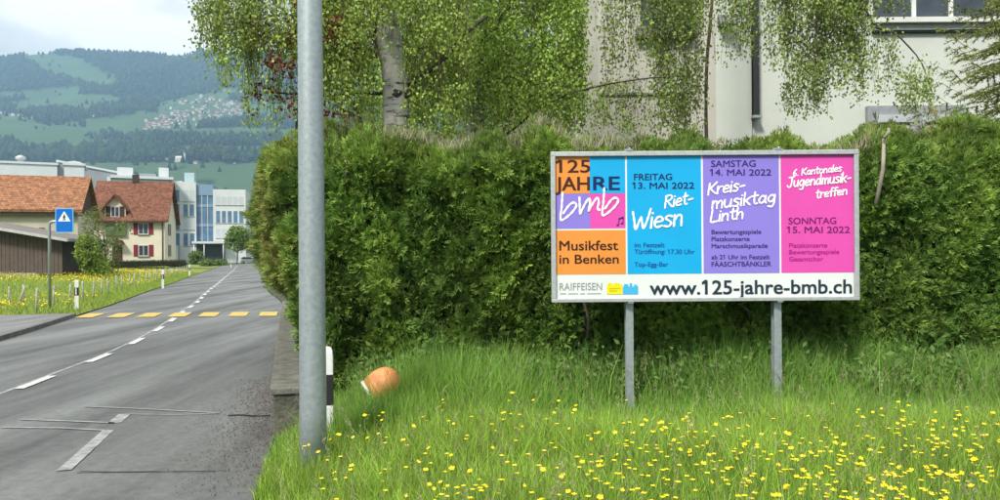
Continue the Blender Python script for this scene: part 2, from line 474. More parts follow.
# left pavement with kerb (ends at the crossing)
s_p0, s_p1 = 2.0, s_at_y(22.8)
s_z = s_at_y(20.6)
drop = lambda s: 0.10
mbp = MB(); v, f = ribbon(s_p0, s_p1, HALF + 0.14, HALF + 2.0, 0.10); mbp.add(v, [q[::-1] for q in f])
v, f = ribbon(s_p1 - 0.001, s_p1 + 0.001, HALF + 0.14, HALF + 2.0, 0.10)
pave = struct('pavement', mbp, M_PAVE)
n_k = int((s_p1 - s_p0) / 1.0)
for i in range(n_k):
    s0 = s_p0 + i * (s_p1 - s_p0) / n_k; s1 = s_p0 + (i + 1) * (s_p1 - s_p0) / n_k - 0.012
    if road_at(s1).y < 5: continue
    mbk = MB()
    vs = []
    for s in (s0, s1):
        c = road_at(s); n = road_nrm(s)
        for o_, z in ((HALF - 0.01, -0.05), (HALF + 0.0, 0.105), (HALF + 0.138, 0.106), (HALF + 0.138, -0.05)):
            q = c + n * o_; vs.append((q.x, q.y, z))
    mbk.add(vs, [(0, 1, 5, 4), (1, 2, 6, 5), (2, 3, 7, 6), (0, 3, 2, 1), (4, 5, 6, 7)])
    mbk.build('kerb_stone', M_KERB, pave)

def meadow_z(t):
    """height of the left meadow at lateral distance t from the road edge"""
    t = np.asarray(t, float)
    return 0.03 + 0.42 * np.clip(t / 12, 0, 1) + 0.6 * np.clip((t - 12) / 30, 0, 1)
lat = [0.0, 0.4, 1.0, 2.0, 4, 7, 12, 18, 26, 42, 80, 160]
mb = MB(); vs = []
ss = list(np.linspace(0, s_at_y(135), 150))
def meadow_start(s):
    return HALF + (2.02 if s < s_p1 else 0.02)
for s in ss:
    c = road_at(s); n = road_nrm(s)
    for t in lat:
        q = c + n * (meadow_start(s) + t); vs.append((q.x, q.y, float(meadow_z(t)) + (0.07 if s < s_p1 else 0.0)))
nl = len(lat)
mb.add(vs, [(i * nl + j, (i + 1) * nl + j, (i + 1) * nl + j + 1, i * nl + j + 1) for i in range(len(ss) - 1) for j in range(nl - 1)], 0, True)
struct('meadow', mb, M_MEADOW)

# right verge: between road and hedge, and the raised garden behind the wall
def road_right_x(y):
    s = s_at_y(y); q = road_at(s) - road_nrm(s) * right_half(s)
    return q.x
def verge_z(x, y):
    x = np.asarray(x, float); y = np.asarray(y, float)
    t = np.clip((x - np.interp(y, VY, VX)) / 1.6, 0, 1)
    return 0.02 + 0.2 * t * t * (3 - 2 * t)
_e = []
for y in np.linspace(-38, 60, 140):
    s = s_at_y(y); q = road_at(s) - road_nrm(s) * right_half(s); _e.append((q.y, q.x))
_e = np.array(_e); VY = np.linspace(-30, 40, 141); VX = np.interp(VY, _e[:, 0], _e[:, 1])
ys = np.concatenate([np.linspace(-30, 2, 9)[:-1], np.linspace(2, 9, 22), np.linspace(9.5, 40, 12)])
ts = np.array([0.01, 0.1, 0.25, 0.5, 0.9, 1.4, 2, 3, 5, 8, 14, 30])
vs = []
for y in ys:
    x0 = float(np.interp(y, VY, VX))
    for t in ts: vs.append((x0 + t, y, float(verge_z(x0 + t, y))))
nl = len(ts); mb = MB()
mb.add(vs, [(i * nl + j, i * nl + j + 1, (i + 1) * nl + j + 1, (i + 1) * nl + j) for i in range(len(ys) - 1) for j in range(nl - 1)], 0, True)
struct('verge', mb, M_SOIL)

# ------------------------------------------------------------------ low concrete wall along the road
W0 = Vector((-2.16, 7.05, 0)); WD = Vector((-0.282, 1, 0)).normalized(); WN = Vector((WD.y, -WD.x, 0))
wall = thing('garden_wall', 'low grey concrete garden wall with cap slab at the road edge beneath the hedge', 'wall', W0, math.atan2(-WD.x, WD.y))
MB().box(0.02, 0.36, 0.02, 14, 0.0, 0.43).build('wall_body', M_CONC_DARK, wall, 0.01)
for i in range(7):
    MB().box(-0.01, 0.40, i * 2.0, i * 2.0 + 1.985, 0.433, 0.495).build('cap_slab', mat('weathered_slab', (0.15, 0.15, 0.125), 0.9, 0.4, 6, 0.5, 40), wall, 0.008)

# ------------------------------------------------------------------ lamp post
LP = Vector(G(313.6, 474, 0.13)); LP.z = 0.13
lamp = thing('lamp_post', 'tall galvanised grey lamp post in the grass at the road edge', 'lamp post', (LP.x, LP.y, 0.1))
N = 20
MB().lathe([(0.098, -0.12), (0.098, 0.5), (0.094, 2.0), (0.0885, 3.9), (0.075, 7.2), (0.07, 8.0)], N).build('pole', M_GALV, lamp)
MB().tube([(0, 0, 7.98), (-0.1, 0.0, 8.25), (-0.5, 0.0, 8.42), (-1.5, 0, 8.5)], [0.05, 0.045, 0.04, 0.04], 10).build('arm', M_GALV, lamp)
hd = MB().prism([(-0.12, 8.44), (0.12, 8.44), (0.1, 8.56), (0, 8.6), (-0.1, 8.56)], 'x', -2.1, -1.4).build('lamp_head', M_GALV, lamp)
MB().box(-2.0, -1.55, -0.09, 0.09, 8.425, 8.437).build('lens', M_WHITE_PLASTIC, hd)

# ------------------------------------------------------------------ billboard
BD = 6.85
BS = BD / FPX
b0 = P(704, 300, BD)
bill = thing('billboard', 'wide four-colour music festival billboard on two steel posts in front of the hedge', 'billboard', (b0.x, BD, 0.0))
def L(px, py):
    p = P(px, py, BD); return p.x - b0.x, p.z
bx0, _ = L(551, 228); bx1, _ = L(858, 224)
bz1 = L(704, 151)[1]; bz0 = L(704, 301.2)[1]
fw = 0.042
# frame of four bars
MB().box(bx0, bx1, -0.03, 0.03, bz1 - fw, bz1).build('frame_bar', M_GALV2, bill, 0.004)
MB().box(bx0, bx1, -0.03, 0.03, bz0, bz0 + fw * 0.8).build('frame_bar', M_GALV2, bill, 0.004)
MB().box(bx0, bx0 + fw, -0.028, 0.028, bz0 + fw * 0.8 + 0.001, bz1 - fw - 0.001).build('frame_bar', M_GALV2, bill, 0.004)
MB().box(bx1 - fw, bx1, -0.028, 0.028, bz0 + fw * 0.8 + 0.001, bz1 - fw - 0.001).build('frame_bar', M_GALV2, bill, 0.004)
for px in (630.5, 779.5):
    x = L(px, 330)[0]
    mbp = MB()      # I-section post
    mbp.box(x - 0.034, x + 0.034, 0.04, 0.048, 0.0, bz1 + 0.03).box(x - 0.006, x + 0.006, 0.049, 0.11, 0.0, bz1 + 0.02).box(x - 0.034, x + 0.034, 0.111, 0.119, 0.0, bz1 + 0.02)
    post = mbp.build('post', M_GALV, bill)
    MB().box(x - 0.03, x + 0.03, -0.034, 0.036, bz1 + 0.002, bz1 + 0.012).build('clamp', M_GALV, post)
    MB().tube([(x + 0.0, -0.02, bz1 + 0.012), (x, -0.02, bz1 + 0.03)], 0.012, 8).build('bolt', M_GALV, post)
    MB().box(x - 0.025, x + 0.025, -0.034, 0.036, bz0 - 0.012, bz0 - 0.002).build('clamp', M_GALV, post)
def flat(name, c, rough=0.45, var=0.03):
    return mat(name, lin(c), rough, var, 3.0, spec=0.3)
PX0, PX1 = 555, 854
panel = MB().box(bx0 + fw, bx1 - fw, 0.0, 0.02, bz0 + fw * 0.8, bz1 - fw).build('poster_panel', flat('poster_white', (226, 232, 229)), bill)
C_O, C_C, C_P, C_K = flat('poster_orange', (232, 148, 66)), flat('poster_cyan', (20, 170, 228)), flat('poster_violet', (142, 126, 218)), flat('poster_pink', (226, 82, 176))
def field(x0, x1, y0, y1, m):
    zt, zb = L(704, y0)[1], L(704, y1)[1]; zt = min(zt, bz1 - fw - 0.002)
    xa, xb = L(x0, 225)[0], L(x1, 225)[0]
    xa, xb = max(xa, bx0 + fw + 0.001), min(xb, bx1 - fw - 0.001)
    MB().add([(xa, -0.002, zb), (xb, -0.002, zb), (xb, -0.002, zt), (xa, -0.002, zt)], [(0, 1, 2, 3)]).build('colour_field', m, panel)
field(555.5, 590, 154, 192.6, C_O); field(590.1, 625.5, 154, 192.6, C_C)
field(555.5, 590, 192.8, 227.6, C_P); field(590.1, 625.5, 192.8, 227.6, C_K)
field(555.5, 625.5, 229.3, 273.5, C_O)
field(627.3, 701.3, 154, 273.5, C_C); field(703.3, 779.2, 154, 273.5, C_P); field(781, 854, 154, 273.5, C_K)

def text(s, x0, x1, ytop, ybase, m, bold=0.0, refchar='H'):
    """flat printed lettering, one part per word: cap height from ytop to ybase, squeezed to x0..x1"""
    if ' ' in s:
        def span(q):
            c_ = bpy.data.curves.new('tmp', 'FONT'); c_.body = q; o_ = bpy.data.objects.new('tmp', c_); COL.objects.link(o_)
            m_ = bpy.data.meshes.new_from_object(o_.evaluated_get(bpy.context.evaluated_depsgraph_get()))
            xs = [v_.co.x for v_ in m_.vertices]; bpy.data.objects.remove(o_, do_unlink=True); bpy.data.curves.remove(c_); bpy.data.meshes.remove(m_)
            return min(xs), max(xs)
        lo, hi = span(s); pos_ = 0
        for wd_ in s.split(' '):
            end = pos_ + len(wd_); r_ = span(s[:end])[1]; a_, b_ = span(wd_); l_ = r_ - (b_ - a_)
            text(wd_, x0 + (l_ - lo) / (hi - lo) * (x1 - x0), x0 + (r_ - lo) / (hi - lo) * (x1 - x0), ytop, ybase, m, bold); pos_ = end + 1
        return
    cu = bpy.data.curves.new('lettering', 'FONT'); cu.body = s; cu.size = 1.0; cu.resolution_u = 3; cu.fill_mode = 'FRONT'; cu.offset = 0.0
    o = bpy.data.objects.new('tmp', cu); COL.objects.link(o)
    dg = bpy.context.evaluated_depsgraph_get()
    me = bpy.data.meshes.new_from_object(o.evaluated_get(dg))
    ones = []       # the built-in face draws 1 as a bare stem: remember where each stands and add its flag
    for i_, ch in enumerate(s):
        if ch == '1':
            cu.body = s[:i_ + 1]; dg = bpy.context.evaluated_depsgraph_get(); dg.update()
            m2 = bpy.data.meshes.new_from_object(o.evaluated_get(dg)); ones.append(max(q.co.x for q in m2.vertices)); bpy.data.meshes.remove(m2)
    bpy.data.objects.remove(o, do_unlink=True); bpy.data.curves.remove(cu)
    n = len(me.vertices); co = np.empty(n * 3, np.float32); me.vertices.foreach_get('co', co); co = co.reshape(-1, 3)
    cap = 0.727
    xa, za = L(x0, ybase); xb, _ = L(x1, ybase); zt = L(x0, ytop)[1]
    xs = (co[:, 0] - co[:, 0].min()) / max(1e-6, co[:, 0].max() - co[:, 0].min())
    out = np.empty_like(co)
    out[:, 0] = xa + xs * (xb - xa); out[:, 1] = -0.004; out[:, 2] = za + co[:, 1] / cap * (zt - za)
    fl = np.array([len(p.vertices) for p in me.polygons]); ix = np.empty(len(me.loops), np.int32); me.loops.foreach_get('vertex_index', ix)
    faces, k = [], 0
    for c_ in fl: faces.append(ix[k:k + c_]); k += c_
    bpy.data.meshes.remove(me)
    x_lo, x_hi = co[:, 0].min(), co[:, 0].max()
    for xr in ones:
        fl_ = [(xr - 0.03, 0.715), (xr - 0.10, 0.715), (xr - 0.24, 0.60), (xr - 0.24, 0.50), (xr - 0.085, 0.595)]
        base_i = len(out); faces.append(np.arange(base_i, base_i + 5))
        out = np.concatenate([out, np.array([(xa + (fx - x_lo) / (x_hi - x_lo) * (xb - xa), -0.0047, za + fz / cap * (zt - za)) for fx, fz in fl_], np.float32)])
    mb = MB(); bw = max(0.0, bold) * 0.75 * (zt - za) / cap        # bolder weight: the same print struck several times, each a hair in front
    for j, (ox, oz) in enumerate([(0, 0)] if bw == 0 else [(-1, -.6), (1, .6), (1, -.6), (-1, .6), (0, 0)]):
        mb.add(out + np.array([ox * bw, -0.00025 * j, oz * bw], np.float32), [tuple(int(q) for q in f_) for f_ in faces])
    return mb.build('lettering', m, panel)
T_BR, T_NV, T_BL, T_PU, T_MG, T_GR, T_DK = (flat(*a) for a in (('ink_brown', (72, 30, 22)), ('ink_navy', (16, 38, 92)), ('ink_blue', (10, 84, 160)), ('ink_violet', (58, 42, 118)), ('ink_magenta', (122, 24, 108)), ('ink_grey', (150, 152, 155)), ('ink_slate', (38, 52, 68))))
T_WH = flat('ink_white', (246, 248, 248)); T_MG2 = flat('ink_pale_magenta', (176, 30, 138))
text('125', 559.5, 590, 159.5, 172.6, T_BR, 0.02); text('JAH', 555.8, 589.5, 176.4, 190.4, T_BR, 0.025); text('RE', 593.5, 619.5, 176.0, 190.0, T_NV, 0.03)
text('Musikfest', 559.5, 618, 240.4, 250.4, T_BR, 0.02); text('in Benken', 559.5, 618.5, 254.2, 263.6, T_BR, 0.02)
text('FREITAG', 634, 672, 173.6, 180.2, T_NV, 0.02); text('13. MAI 2022', 634, 694, 182.2, 188.8, T_NV, 0.02)
text('im Festzelt', 634.5, 664.5, 242.5, 247.3, T_BL, 0.02); text('Türöffnung: 17.30 Uhr', 634.5, 694.5, 249.2, 254, T_BL, 0.02); text('Top-Egg-Bar', 634.5, 668, 262, 266.6, T_BL, 0.02)
text('SAMSTAG', 711, 755.5, 160.2, 167, T_PU, 0.02); text('14. MAI 2022', 711.5, 771, 169, 175.6, T_PU, 0.02)
text('Bewertungsspiele', 711.5, 761, 229.6, 234.2, T_PU, 0.022); text('Platzkonzerte', 711.5, 749.5, 236.6, 241.2, T_PU, 0.022); text('Marschmusikparade', 711.5, 767.5, 243.6, 248.2, T_PU, 0.022)
text('ab 21 Uhr im Festzelt', 711.5, 769.5, 254.6, 259.2, T_PU, 0.022); text('FÄASCHTBÄNKLER', 711.5, 771, 261.6, 266.6, T_PU, 0.022)
text('SONNTAG', 788.5, 836, 217.4, 224.2, T_MG, 0.02); text('15. MAI 2022', 788.5, 849.5, 226.2, 233, T_MG, 0.02)
text('Platzkonzerte', 789, 827, 243, 247.6, T_MG2, 0.02); text('Bewertungsspiele', 789, 839, 249.6, 254.2, T_MG2, 0.02); text('Gesamtchor', 789, 823, 256.6, 261.2, T_MG2, 0.02)
text('RAIFFEISEN', 559.5, 602, 282.6, 290.2, T_GR, -0.012); text('www.125-jahre-bmb.ch', 650, 851.5, 280.2, 294.6, T_DK, 0.024)
def rects(name, lst, m, y=-0.004):
    mb = MB()
    for x0, x1, y0, y1 in lst:
        xa, za = L(x0, y1); xb, zb = L(x1, y0); mb.add([(xa, y, za), (xb, y, za), (xb, y, zb), (xa, y, zb)], [(0, 1, 2, 3)])
    return mb.build(name, m, panel)
rects('slogan_line', [(560, 566, 293.3, 294), (568, 578, 293.3, 294), (580, 585, 293.3, 294), (587, 601, 293.2, 293.9)], T_GR)
rects('yellow_logo', [(607, 622.3, 284.5, 294.3), (608, 612, 282.6, 284.5), (614, 620, 283, 284.5)], flat('logo_yellow', (240, 224, 30)))
rects('yellow_logo_mark', [(609, 620, 288, 288.9), (609, 617, 290.4, 291.3)], flat('logo_yellow_dark', (214, 190, 20)), -0.006)
rects('cyan_logo', [(623, 638, 286.5, 294.2), (624, 628, 284, 286.5), (629.5, 632, 283.2, 286.5), (634, 637, 284.6, 286.5)], flat('logo_cyan', (70, 180, 230)))
# handwriting: single-line brush letters
HW = {
 'b': ([[(.05, 1), (.03, .5), (.02, .02)], [(.03, .28), (.2, .58), (.4, .48), (.4, .18), (.22, .0), (.02, .08)]], .52),
 'R': ([[(.05, .95), (.03, .5), (.02, 0)], [(.0, .92), (.3, .98), (.45, .8), (.32, .58), (.05, .5)], [(.15, .5), (.5, 0)]], .58),
 'i': ([[(.04, .58), (.03, 0)], [(.05, .82), (.06, .8)]], .16),
 'e': ([[(.03, .3), (.36, .36), (.3, .56), (.14, .56), (.02, .32), (.1, .04), (.36, .08)]], .46),
 't': ([[(.15, .95), (.14, .3), (.2, .02), (.32, .05)], [(0, .64), (.34, .68)]], .38),
 '-': ([[(.02, .34), (.3, .38)]], .38),
 'W': ([[(.0, .98), (.1, .5), (.2, 0), (.32, .4), (.4, .65)], [(.4, .65), (.48, .3), (.56, .02), (.7, .5), (.8, 1.05)]], .86),
 's': ([[(.34, .54), (.16, .6), (.05, .46), (.3, .22), (.22, .02), (.0, .05)]], .42),
 'n': ([[(.03, .6), (.03, 0)], [(.03, .32), (.16, .56), (.32, .54), (.35, .3), (.36, 0)]], .47),
 'K': ([[(.06, .95), (.03, .5), (.02, 0)], [(.5, .98), (.25, .68), (.05, .45)], [(.12, .5), (.3, .25), (.5, .02)]], .56),
 'r': ([[(.03, .6), (.03, 0)], [(.03, .3), (.14, .54), (.32, .56)]], .36),
 'm': ([[(.03, .6), (.03, 0)], [(.03, .34), (.14, .57), (.26, .5), (.28, 0)], [(.28, .34), (.42, .57), (.54, .48), (.55, 0)]], .66),
 'u': ([[(.03, .6), (.03, .2), (.12, .02), (.28, .08), (.36, .3)], [(.37, .6), (.37, .0)]], .48),
 'k': ([[(.04, 1), (.03, .5), (.03, 0)], [(.36, .6), (.05, .28)], [(.12, .34), (.36, 0)]], .44),
 'a': ([[(.36, .52), (.18, .58), (.03, .3), (.12, .03), (.3, .14), (.37, .5)], [(.38, .58), (.37, .2), (.42, 0)]], .5),
 'g': ([[(.36, .52), (.18, .58), (.03, .32), (.12, .06), (.3, .16), (.37, .5)], [(.38, .58), (.37, 0), (.28, -.32), (.05, -.28)]], .5),
 'L': ([[(.06, 1), (.03, .5), (.02, .03), (.22, .0), (.42, .04)]], .48),
 'h': ([[(.04, 1), (.03, .5), (.03, 0)], [(.03, .3), (.16, .56), (.31, .52), (.34, .3), (.35, 0)]], .46),
 'o': ([[(.2, .58), (.04, .42), (.06, .1), (.22, .0), (.37, .18), (.35, .46), (.2, .58)]], .48),
 'l': ([[(.04, 1), (.03, .5), (.04, 0)]], .16),
 'J': ([[(.1, .95), (.5, .98)], [(.34, .96), (.34, .4), (.24, 0), (.06, .02), (.0, .16)]], .52),
 'd': ([[(.36, .5), (.18, .57), (.03, .3), (.12, .03), (.3, .14), (.36, .4)], [(.38, 1), (.37, .4), (.38, 0)]], .5),
 'f': ([[(.34, .92), (.2, .98), (.13, .8), (.12, .3), (.12, 0)], [(0, .56), (.3, .6)]], .34),
 '6': ([[(.34, .92), (.12, .66), (.03, .3), (.14, .02), (.32, .12), (.32, .34), (.16, .44), (.04, .26)]], .46),
 '.': ([[(.05, .03), (.07, .02)]], .18), ' ': ([], .28),
 'B': ([[(-.02, 1.12), (.0, .5), (.02, -.14), (.32, .08), (.5, .42), (.42, .6), (.26, .52), (.08, .16)]], .56),
 'M': ([[(.02, .82), (.06, .4), (.1, .04)], [(.1, .04), (.24, .5), (.36, .72), (.40, .5), (.38, .14)], [(.38, .14), (.52, .52), (.64, .7), (.70, .5), (.68, .2), (.76, .12)]], .86),
}
def brush(mb, pts, w, y):
    cp = catmull([Vector((p[0], 0, p[1])) for p in pts], 0.02 * 0.3) if len(pts) > 2 else [Vector((p[0], 0, p[1])) for p in pts]
    q = [cp[0]]
    for c in cp[1:]:
        if (c - q[-1]).length > w * 0.25 or c is cp[-1]: q.append(c)
    if len(q) < 2: q = [cp[0], cp[0] + Vector((1e-3, 0, 0))]
    vs = []
    for i, c in enumerate(q):
        d = q[min(i + 1, len(q) - 1)] - q[max(i - 1, 0)]
        d = d.normalized() if d.length > 1e-9 else Vector((1, 0, 0)); n = Vector((-d.z, 0, d.x))
        ww = w * (0.5 + 0.08 * math.sin(i * 0.7))
        yy = y - 0.00002 * i; vs += [(c.x - n.x * ww, yy, c.z - n.z * ww), (c.x + n.x * ww, yy, c.z + n.z * ww)]
    mb.add(vs, [(2 * i, 2 * i + 2, 2 * i + 3, 2 * i + 1) for i in range(len(q) - 1)])
    for ke, c in enumerate((q[0], q[-1])):
        ring = [(c.x + math.cos(a) * w / 2, y - 0.0012 - 0.0002 * ke, c.z + math.sin(a) * w / 2) for a in np.linspace(0, 2 * math.pi, 9)[:-1]]
        mb.add(ring, [tuple(range(8))])
def handwrite(s, x0, x1, ybase_l, ybase_r, cap_px, w_px, y=-0.0045, m=T_WH):
    strokes, x = [], 0.0
    for ch in s:
        st, adv = HW[ch]; strokes += [[(x + p[0], p[1]) for p in q] for q in st]; x += adv
    xs_ = [p[0] for q in strokes for p in q]; xm, xM = min(xs_), max(xs_)
    mb = MB()
    for j, q in enumerate(strokes):
        pts = []
        for a, b in q:
            t = (a - xm) / (xM - xm); px = x0 + t * (x1 - x0) + b * 0.10 * cap_px; py = ybase_l + t * (ybase_r - ybase_l) - b * cap_px
            pts.append(L(px, py))
        brush(mb, pts, w_px * BS, y - 0.0016 * (j % 3) - 0.0001 * j)
    return mb.build('lettering', m, panel)
handwrite('BMB', 560, 617, 217.0, 210.5, 21.5, 2.1)
handwrite('Riet-', 664.5, 692, 208.0, 203.4, 12.4, 1.7); handwrite('Wiesn', 631, 681, 230.0, 225.5, 18.5, 2.1)
handwrite('Kreis-', 708, 744, 195.0, 190.0, 12.0, 1.8); handwrite('musiktag', 712, 774, 208.8, 202.0, 12.6, 1.8); handwrite('Linth', 710.5, 742, 222.2, 218.6, 12.0, 1.8)
handwrite('6. Kantonales', 793, 841, 176.2, 171.2, 7.0, 1.2); handwrite('Jugendmusik-', 787, 850, 187.4, 181.8, 10.0, 1.45); handwrite('treffen', 815.5, 846, 198.4, 194.4, 8.6, 1.35)
mbn = MB()
for c in ((617.6, 225.2), (621.9, 223.6)):
    cxn, czn = L(*c); mbn.add([(cxn + 0.0125 * math.cos(a), -0.0045, czn + 0.009 * math.sin(a)) for a in np.linspace(0, 2 * math.pi, 11)[:-1]], [tuple(range(10))])
for a, b, w in (((618.7, 225), (618.9, 218.4), 0.008), ((623, 223.4), (623.2, 216.8), 0.008), ((618.7, 219), (623.4, 217.4), 0.016)):
    p, q = Vector((L(*a)[0], 0, L(*a)[1])), Vector((L(*b)[0], 0, L(*b)[1])); d = (q - p).normalized(); n_ = Vector((-d.z, 0, d.x)) * w / 2
    mbn.add([(t.x, -0.0047, t.z) for t in (p - n_, q - n_, q + n_, p + n_)], [(0, 1, 2, 3)])
mbn.build('music_note', T_PU, panel)

# ------------------------------------------------------------------ guide posts
def make_guide_post(name, label, loc, rz):
    t = thing(name, label, 'guide post', loc, rz, 'white road guide posts')
    sec = [(-0.06, -0.035), (0.06, -0.035), (0.052, 0.02), (0.02, 0.05), (-0.02, 0.05), (-0.052, 0.02)]
    def seg(z0, z1, k=1.0):
        return MB().prism([(x * k, y * k) for x, y in sec], 'z', z0, z1)
    seg(-0.1, 0.46).build('post_body', M_WHITE_PLASTIC, t, 0.008)
    bnd = seg(0.461, 0.72, 1.01).build('black_band', M_BLACK_PLASTIC, t, 0.004)
    MB().box(-0.03, 0.0, -0.0385, -0.0357, 0.49, 0.70).build('reflector', M_REFLECT, bnd)
    top = MB(); rings = [(0.721, 1), (0.86, 1), (0.915, .93), (0.94, .78), (0.953, .45)]
    n = len(sec); vs = [(x * k, y * k, z) for z, k in rings for x, y in sec]
    top.add(vs, [(i * n + j, i * n + (j + 1) % n, (i + 1) * n + (j + 1) % n, (i + 1) * n + j) for i in range(len(rings) - 1) for j in range(n)] + [tuple((len(rings) - 1) * n + j for j in range(n))])
    top.build('rounded_top', M_WHITE_PLASTIC, t, 0.006)
    return t
gp_d = 6.35
g0 = P(327.5, 470, gp_d)
gp = make_guide_post('guide_post', 'white guide post with broad black band half hidden behind the lamp post', (g0.x, gp_d, 0.02), 0)
for (px, py), lab in (((77, 310), 'white guide post at the end of the pavement by the yellow crossing'),
                      ((163, 287.5), 'white guide post along the far road edge near the wire fence end'),
                      ((189.5, 276), 'small distant white guide post before the pale office building'),
                      ((231, 267.5), 'farthest tiny white guide post at the road bend')):
    c = G(px, py, 0.05); o = copy_tree(gp); o.location = (c.x, c.y, 0.05); o.rotation_euler = (0, 0, R(16)); o['label'] = lab

# ------------------------------------------------------------------ orange container tipped in the grass
M_ORANGE = mat('orange_plastic', (0.62, 0.21, 0.075), 0.6, 0.14, 9, color2=(0.70, 0.29, 0.12))
oc = P(380, 385, 6.75)
ob = thing('tipped_container', 'rounded orange container with pale rim tipped over in tall grass at the hedge foot', 'container', (oc.x, oc.y, 0.15))
prof = [(0.135, -0.09), (0.15, -0.03), (0.157, 0.03), (0.15, 0.09), (0.128, 0.145), (0.085, 0.185), (0.03, 0.2)]
rot = Matrix.Rotation(R(56), 4, 'Y') @ Matrix.Rotation(R(-10), 4, 'X')
def lathe_rot(prof, name, m, par, n=24, cap=True):
    mb = MB(); mb.lathe(prof, n)
    mb.v = [tuple(rot @ Vector(p) + Vector((0, 0, 0.40))) for p in mb.v]
    return mb.build(name, m, par)
shell = lathe_rot(prof, 'shell', M_ORANGE, ob)
lathe_rot([(0.130, -0.112), (0.141, -0.11), (0.144, -0.088), (0.134, -0.084)], 'rim', M_WHITE_PLASTIC, ob)
lathe_rot([(0.118, -0.1165), (0.126, -0.1145)], 'dark_opening', M_BLACK_PLASTIC, ob)  # flat black disc stands in for the shade inside the container
#__PART2__
# ------------------------------------------------------------------ pedestrian crossing sign
sp = G(50, 311.5, 0.05); SD = sp.y
sign = thing('crossing_sign', 'blue square pedestrian crossing sign on a bent grey pole beside the meadow', 'road sign', (sp.x, sp.y, 0.05))
def SL(px, py):
    p = P(px, py, SD); return p.x - sp.x, p.z - 0.05
ztop = SL(50, 221.5)[1]
xs_, zs_ = SL(65.7, 220.5)
MB().tube([(0, 0, -0.05), (0, 0, ztop - 0.12), (0.03, 0, ztop - 0.03), (0.12, 0, ztop), (xs_, 0, ztop)], 0.045, 10).build('pole', M_GALV, sign)
def rrect(w, h, r, n=4):
    pts = []
    for cx, cz, a0 in ((w / 2 - r, h / 2 - r, 0), (-w / 2 + r, h / 2 - r, 90), (-w / 2 + r, -h / 2 + r, 180), (w / 2 - r, -h / 2 + r, 270)):
        for k in range(n + 1):
            a = R(a0 + 90 * k / n); pts.append((cx + r * math.cos(a), cz + r * math.sin(a)))
    return pts
pl = MB().prism([(xs_ + a, zs_ + b) for a, b in rrect(0.56, 0.76, 0.05)], 'y', -0.075, -0.055).build('sign_plate', flat('sign_pale_blue', (120, 185, 230)), sign)
def onplate(name, pts, y, m):
    MB().add([(xs_ + a, y, zs_ + b) for a, b in pts], [tuple(range(len(pts)))]).build(name, m, pl)
onplate('blue_field', rrect(0.51, 0.71, 0.035), -0.0775, flat('sign_blue', (0, 104, 196)))
onplate('white_triangle', [(-0.20, -0.03), (0.20, -0.03), (0.0, 0.29)], -0.080, flat('sign_white', (232, 238, 240)))
S_BK = flat('sign_black', (20, 22, 26))
onplate('figure_head', [(0.005 + 0.021 * math.cos(a), 0.175 + 0.021 * math.sin(a)) for a in np.linspace(0, 2 * math.pi, 11)[:-1]], -0.0825, S_BK)
onplate('figure_body', [(-0.02, 0.15), (-0.045, 0.075), (-0.028, 0.07), (-0.015, 0.105), (-0.015, 0.07), (-0.05, -0.005), (-0.025, -0.01), (0.005, 0.05), (0.03, -0.01), (0.055, -0.005), (0.02, 0.08), (0.025, 0.11), (0.05, 0.075), (0.062, 0.085), (0.025, 0.15)], -0.0825, S_BK)
MB().box(xs_ - 0.05, xs_ + 0.05, -0.054, 0.05, ztop - 0.03, ztop + 0.03).build('clamp', M_GALV, sign)

# ------------------------------------------------------------------ wire fence in the left meadow
fence = thing('wire_fence', 'low wire fence of thin weathered stakes along the left meadow', 'fence', (0, 0, 0))
M_STAKE = mat('weathered_stake', (0.36, 0.35, 0.31), 0.9, 0.3, 8)
fp = []
s = s_at_y(23.5)
while road_at(s).y < 80:
    c = road_at(s) + road_nrm(s) * (HALF + 1.15 + 0.15 * random.random()); fp.append(c); s += 1.9 + 0.25 * random.random()
for px, py in ((24, 304), (31, 309)):
    pass
pts_left = [G(9, 303.5, 0.2), G(17, 303.3, 0.2), G(24, 303, 0.2)]
for i, c in enumerate(fp + pts_left):
    lean = Vector((random.uniform(-.05, .05), random.uniform(-.05, .05), 0))
    if i == len(fp) + 1: lean = Vector((0.28, 0, 0))
    z0 = 0.08
    MB().tube([(c.x, c.y, z0 - 0.1), (c.x + lean.x, c.y + lean.y, 0.82 + random.uniform(-.05, .05))], [0.034, 0.03], 6).build('stake', M_STAKE, fence)
for z in (0.38, 0.7):
    MB().tube([(c.x, c.y, z + 0.05) for c in fp], 0.006, 4).build('wire', M_GALV, fence)

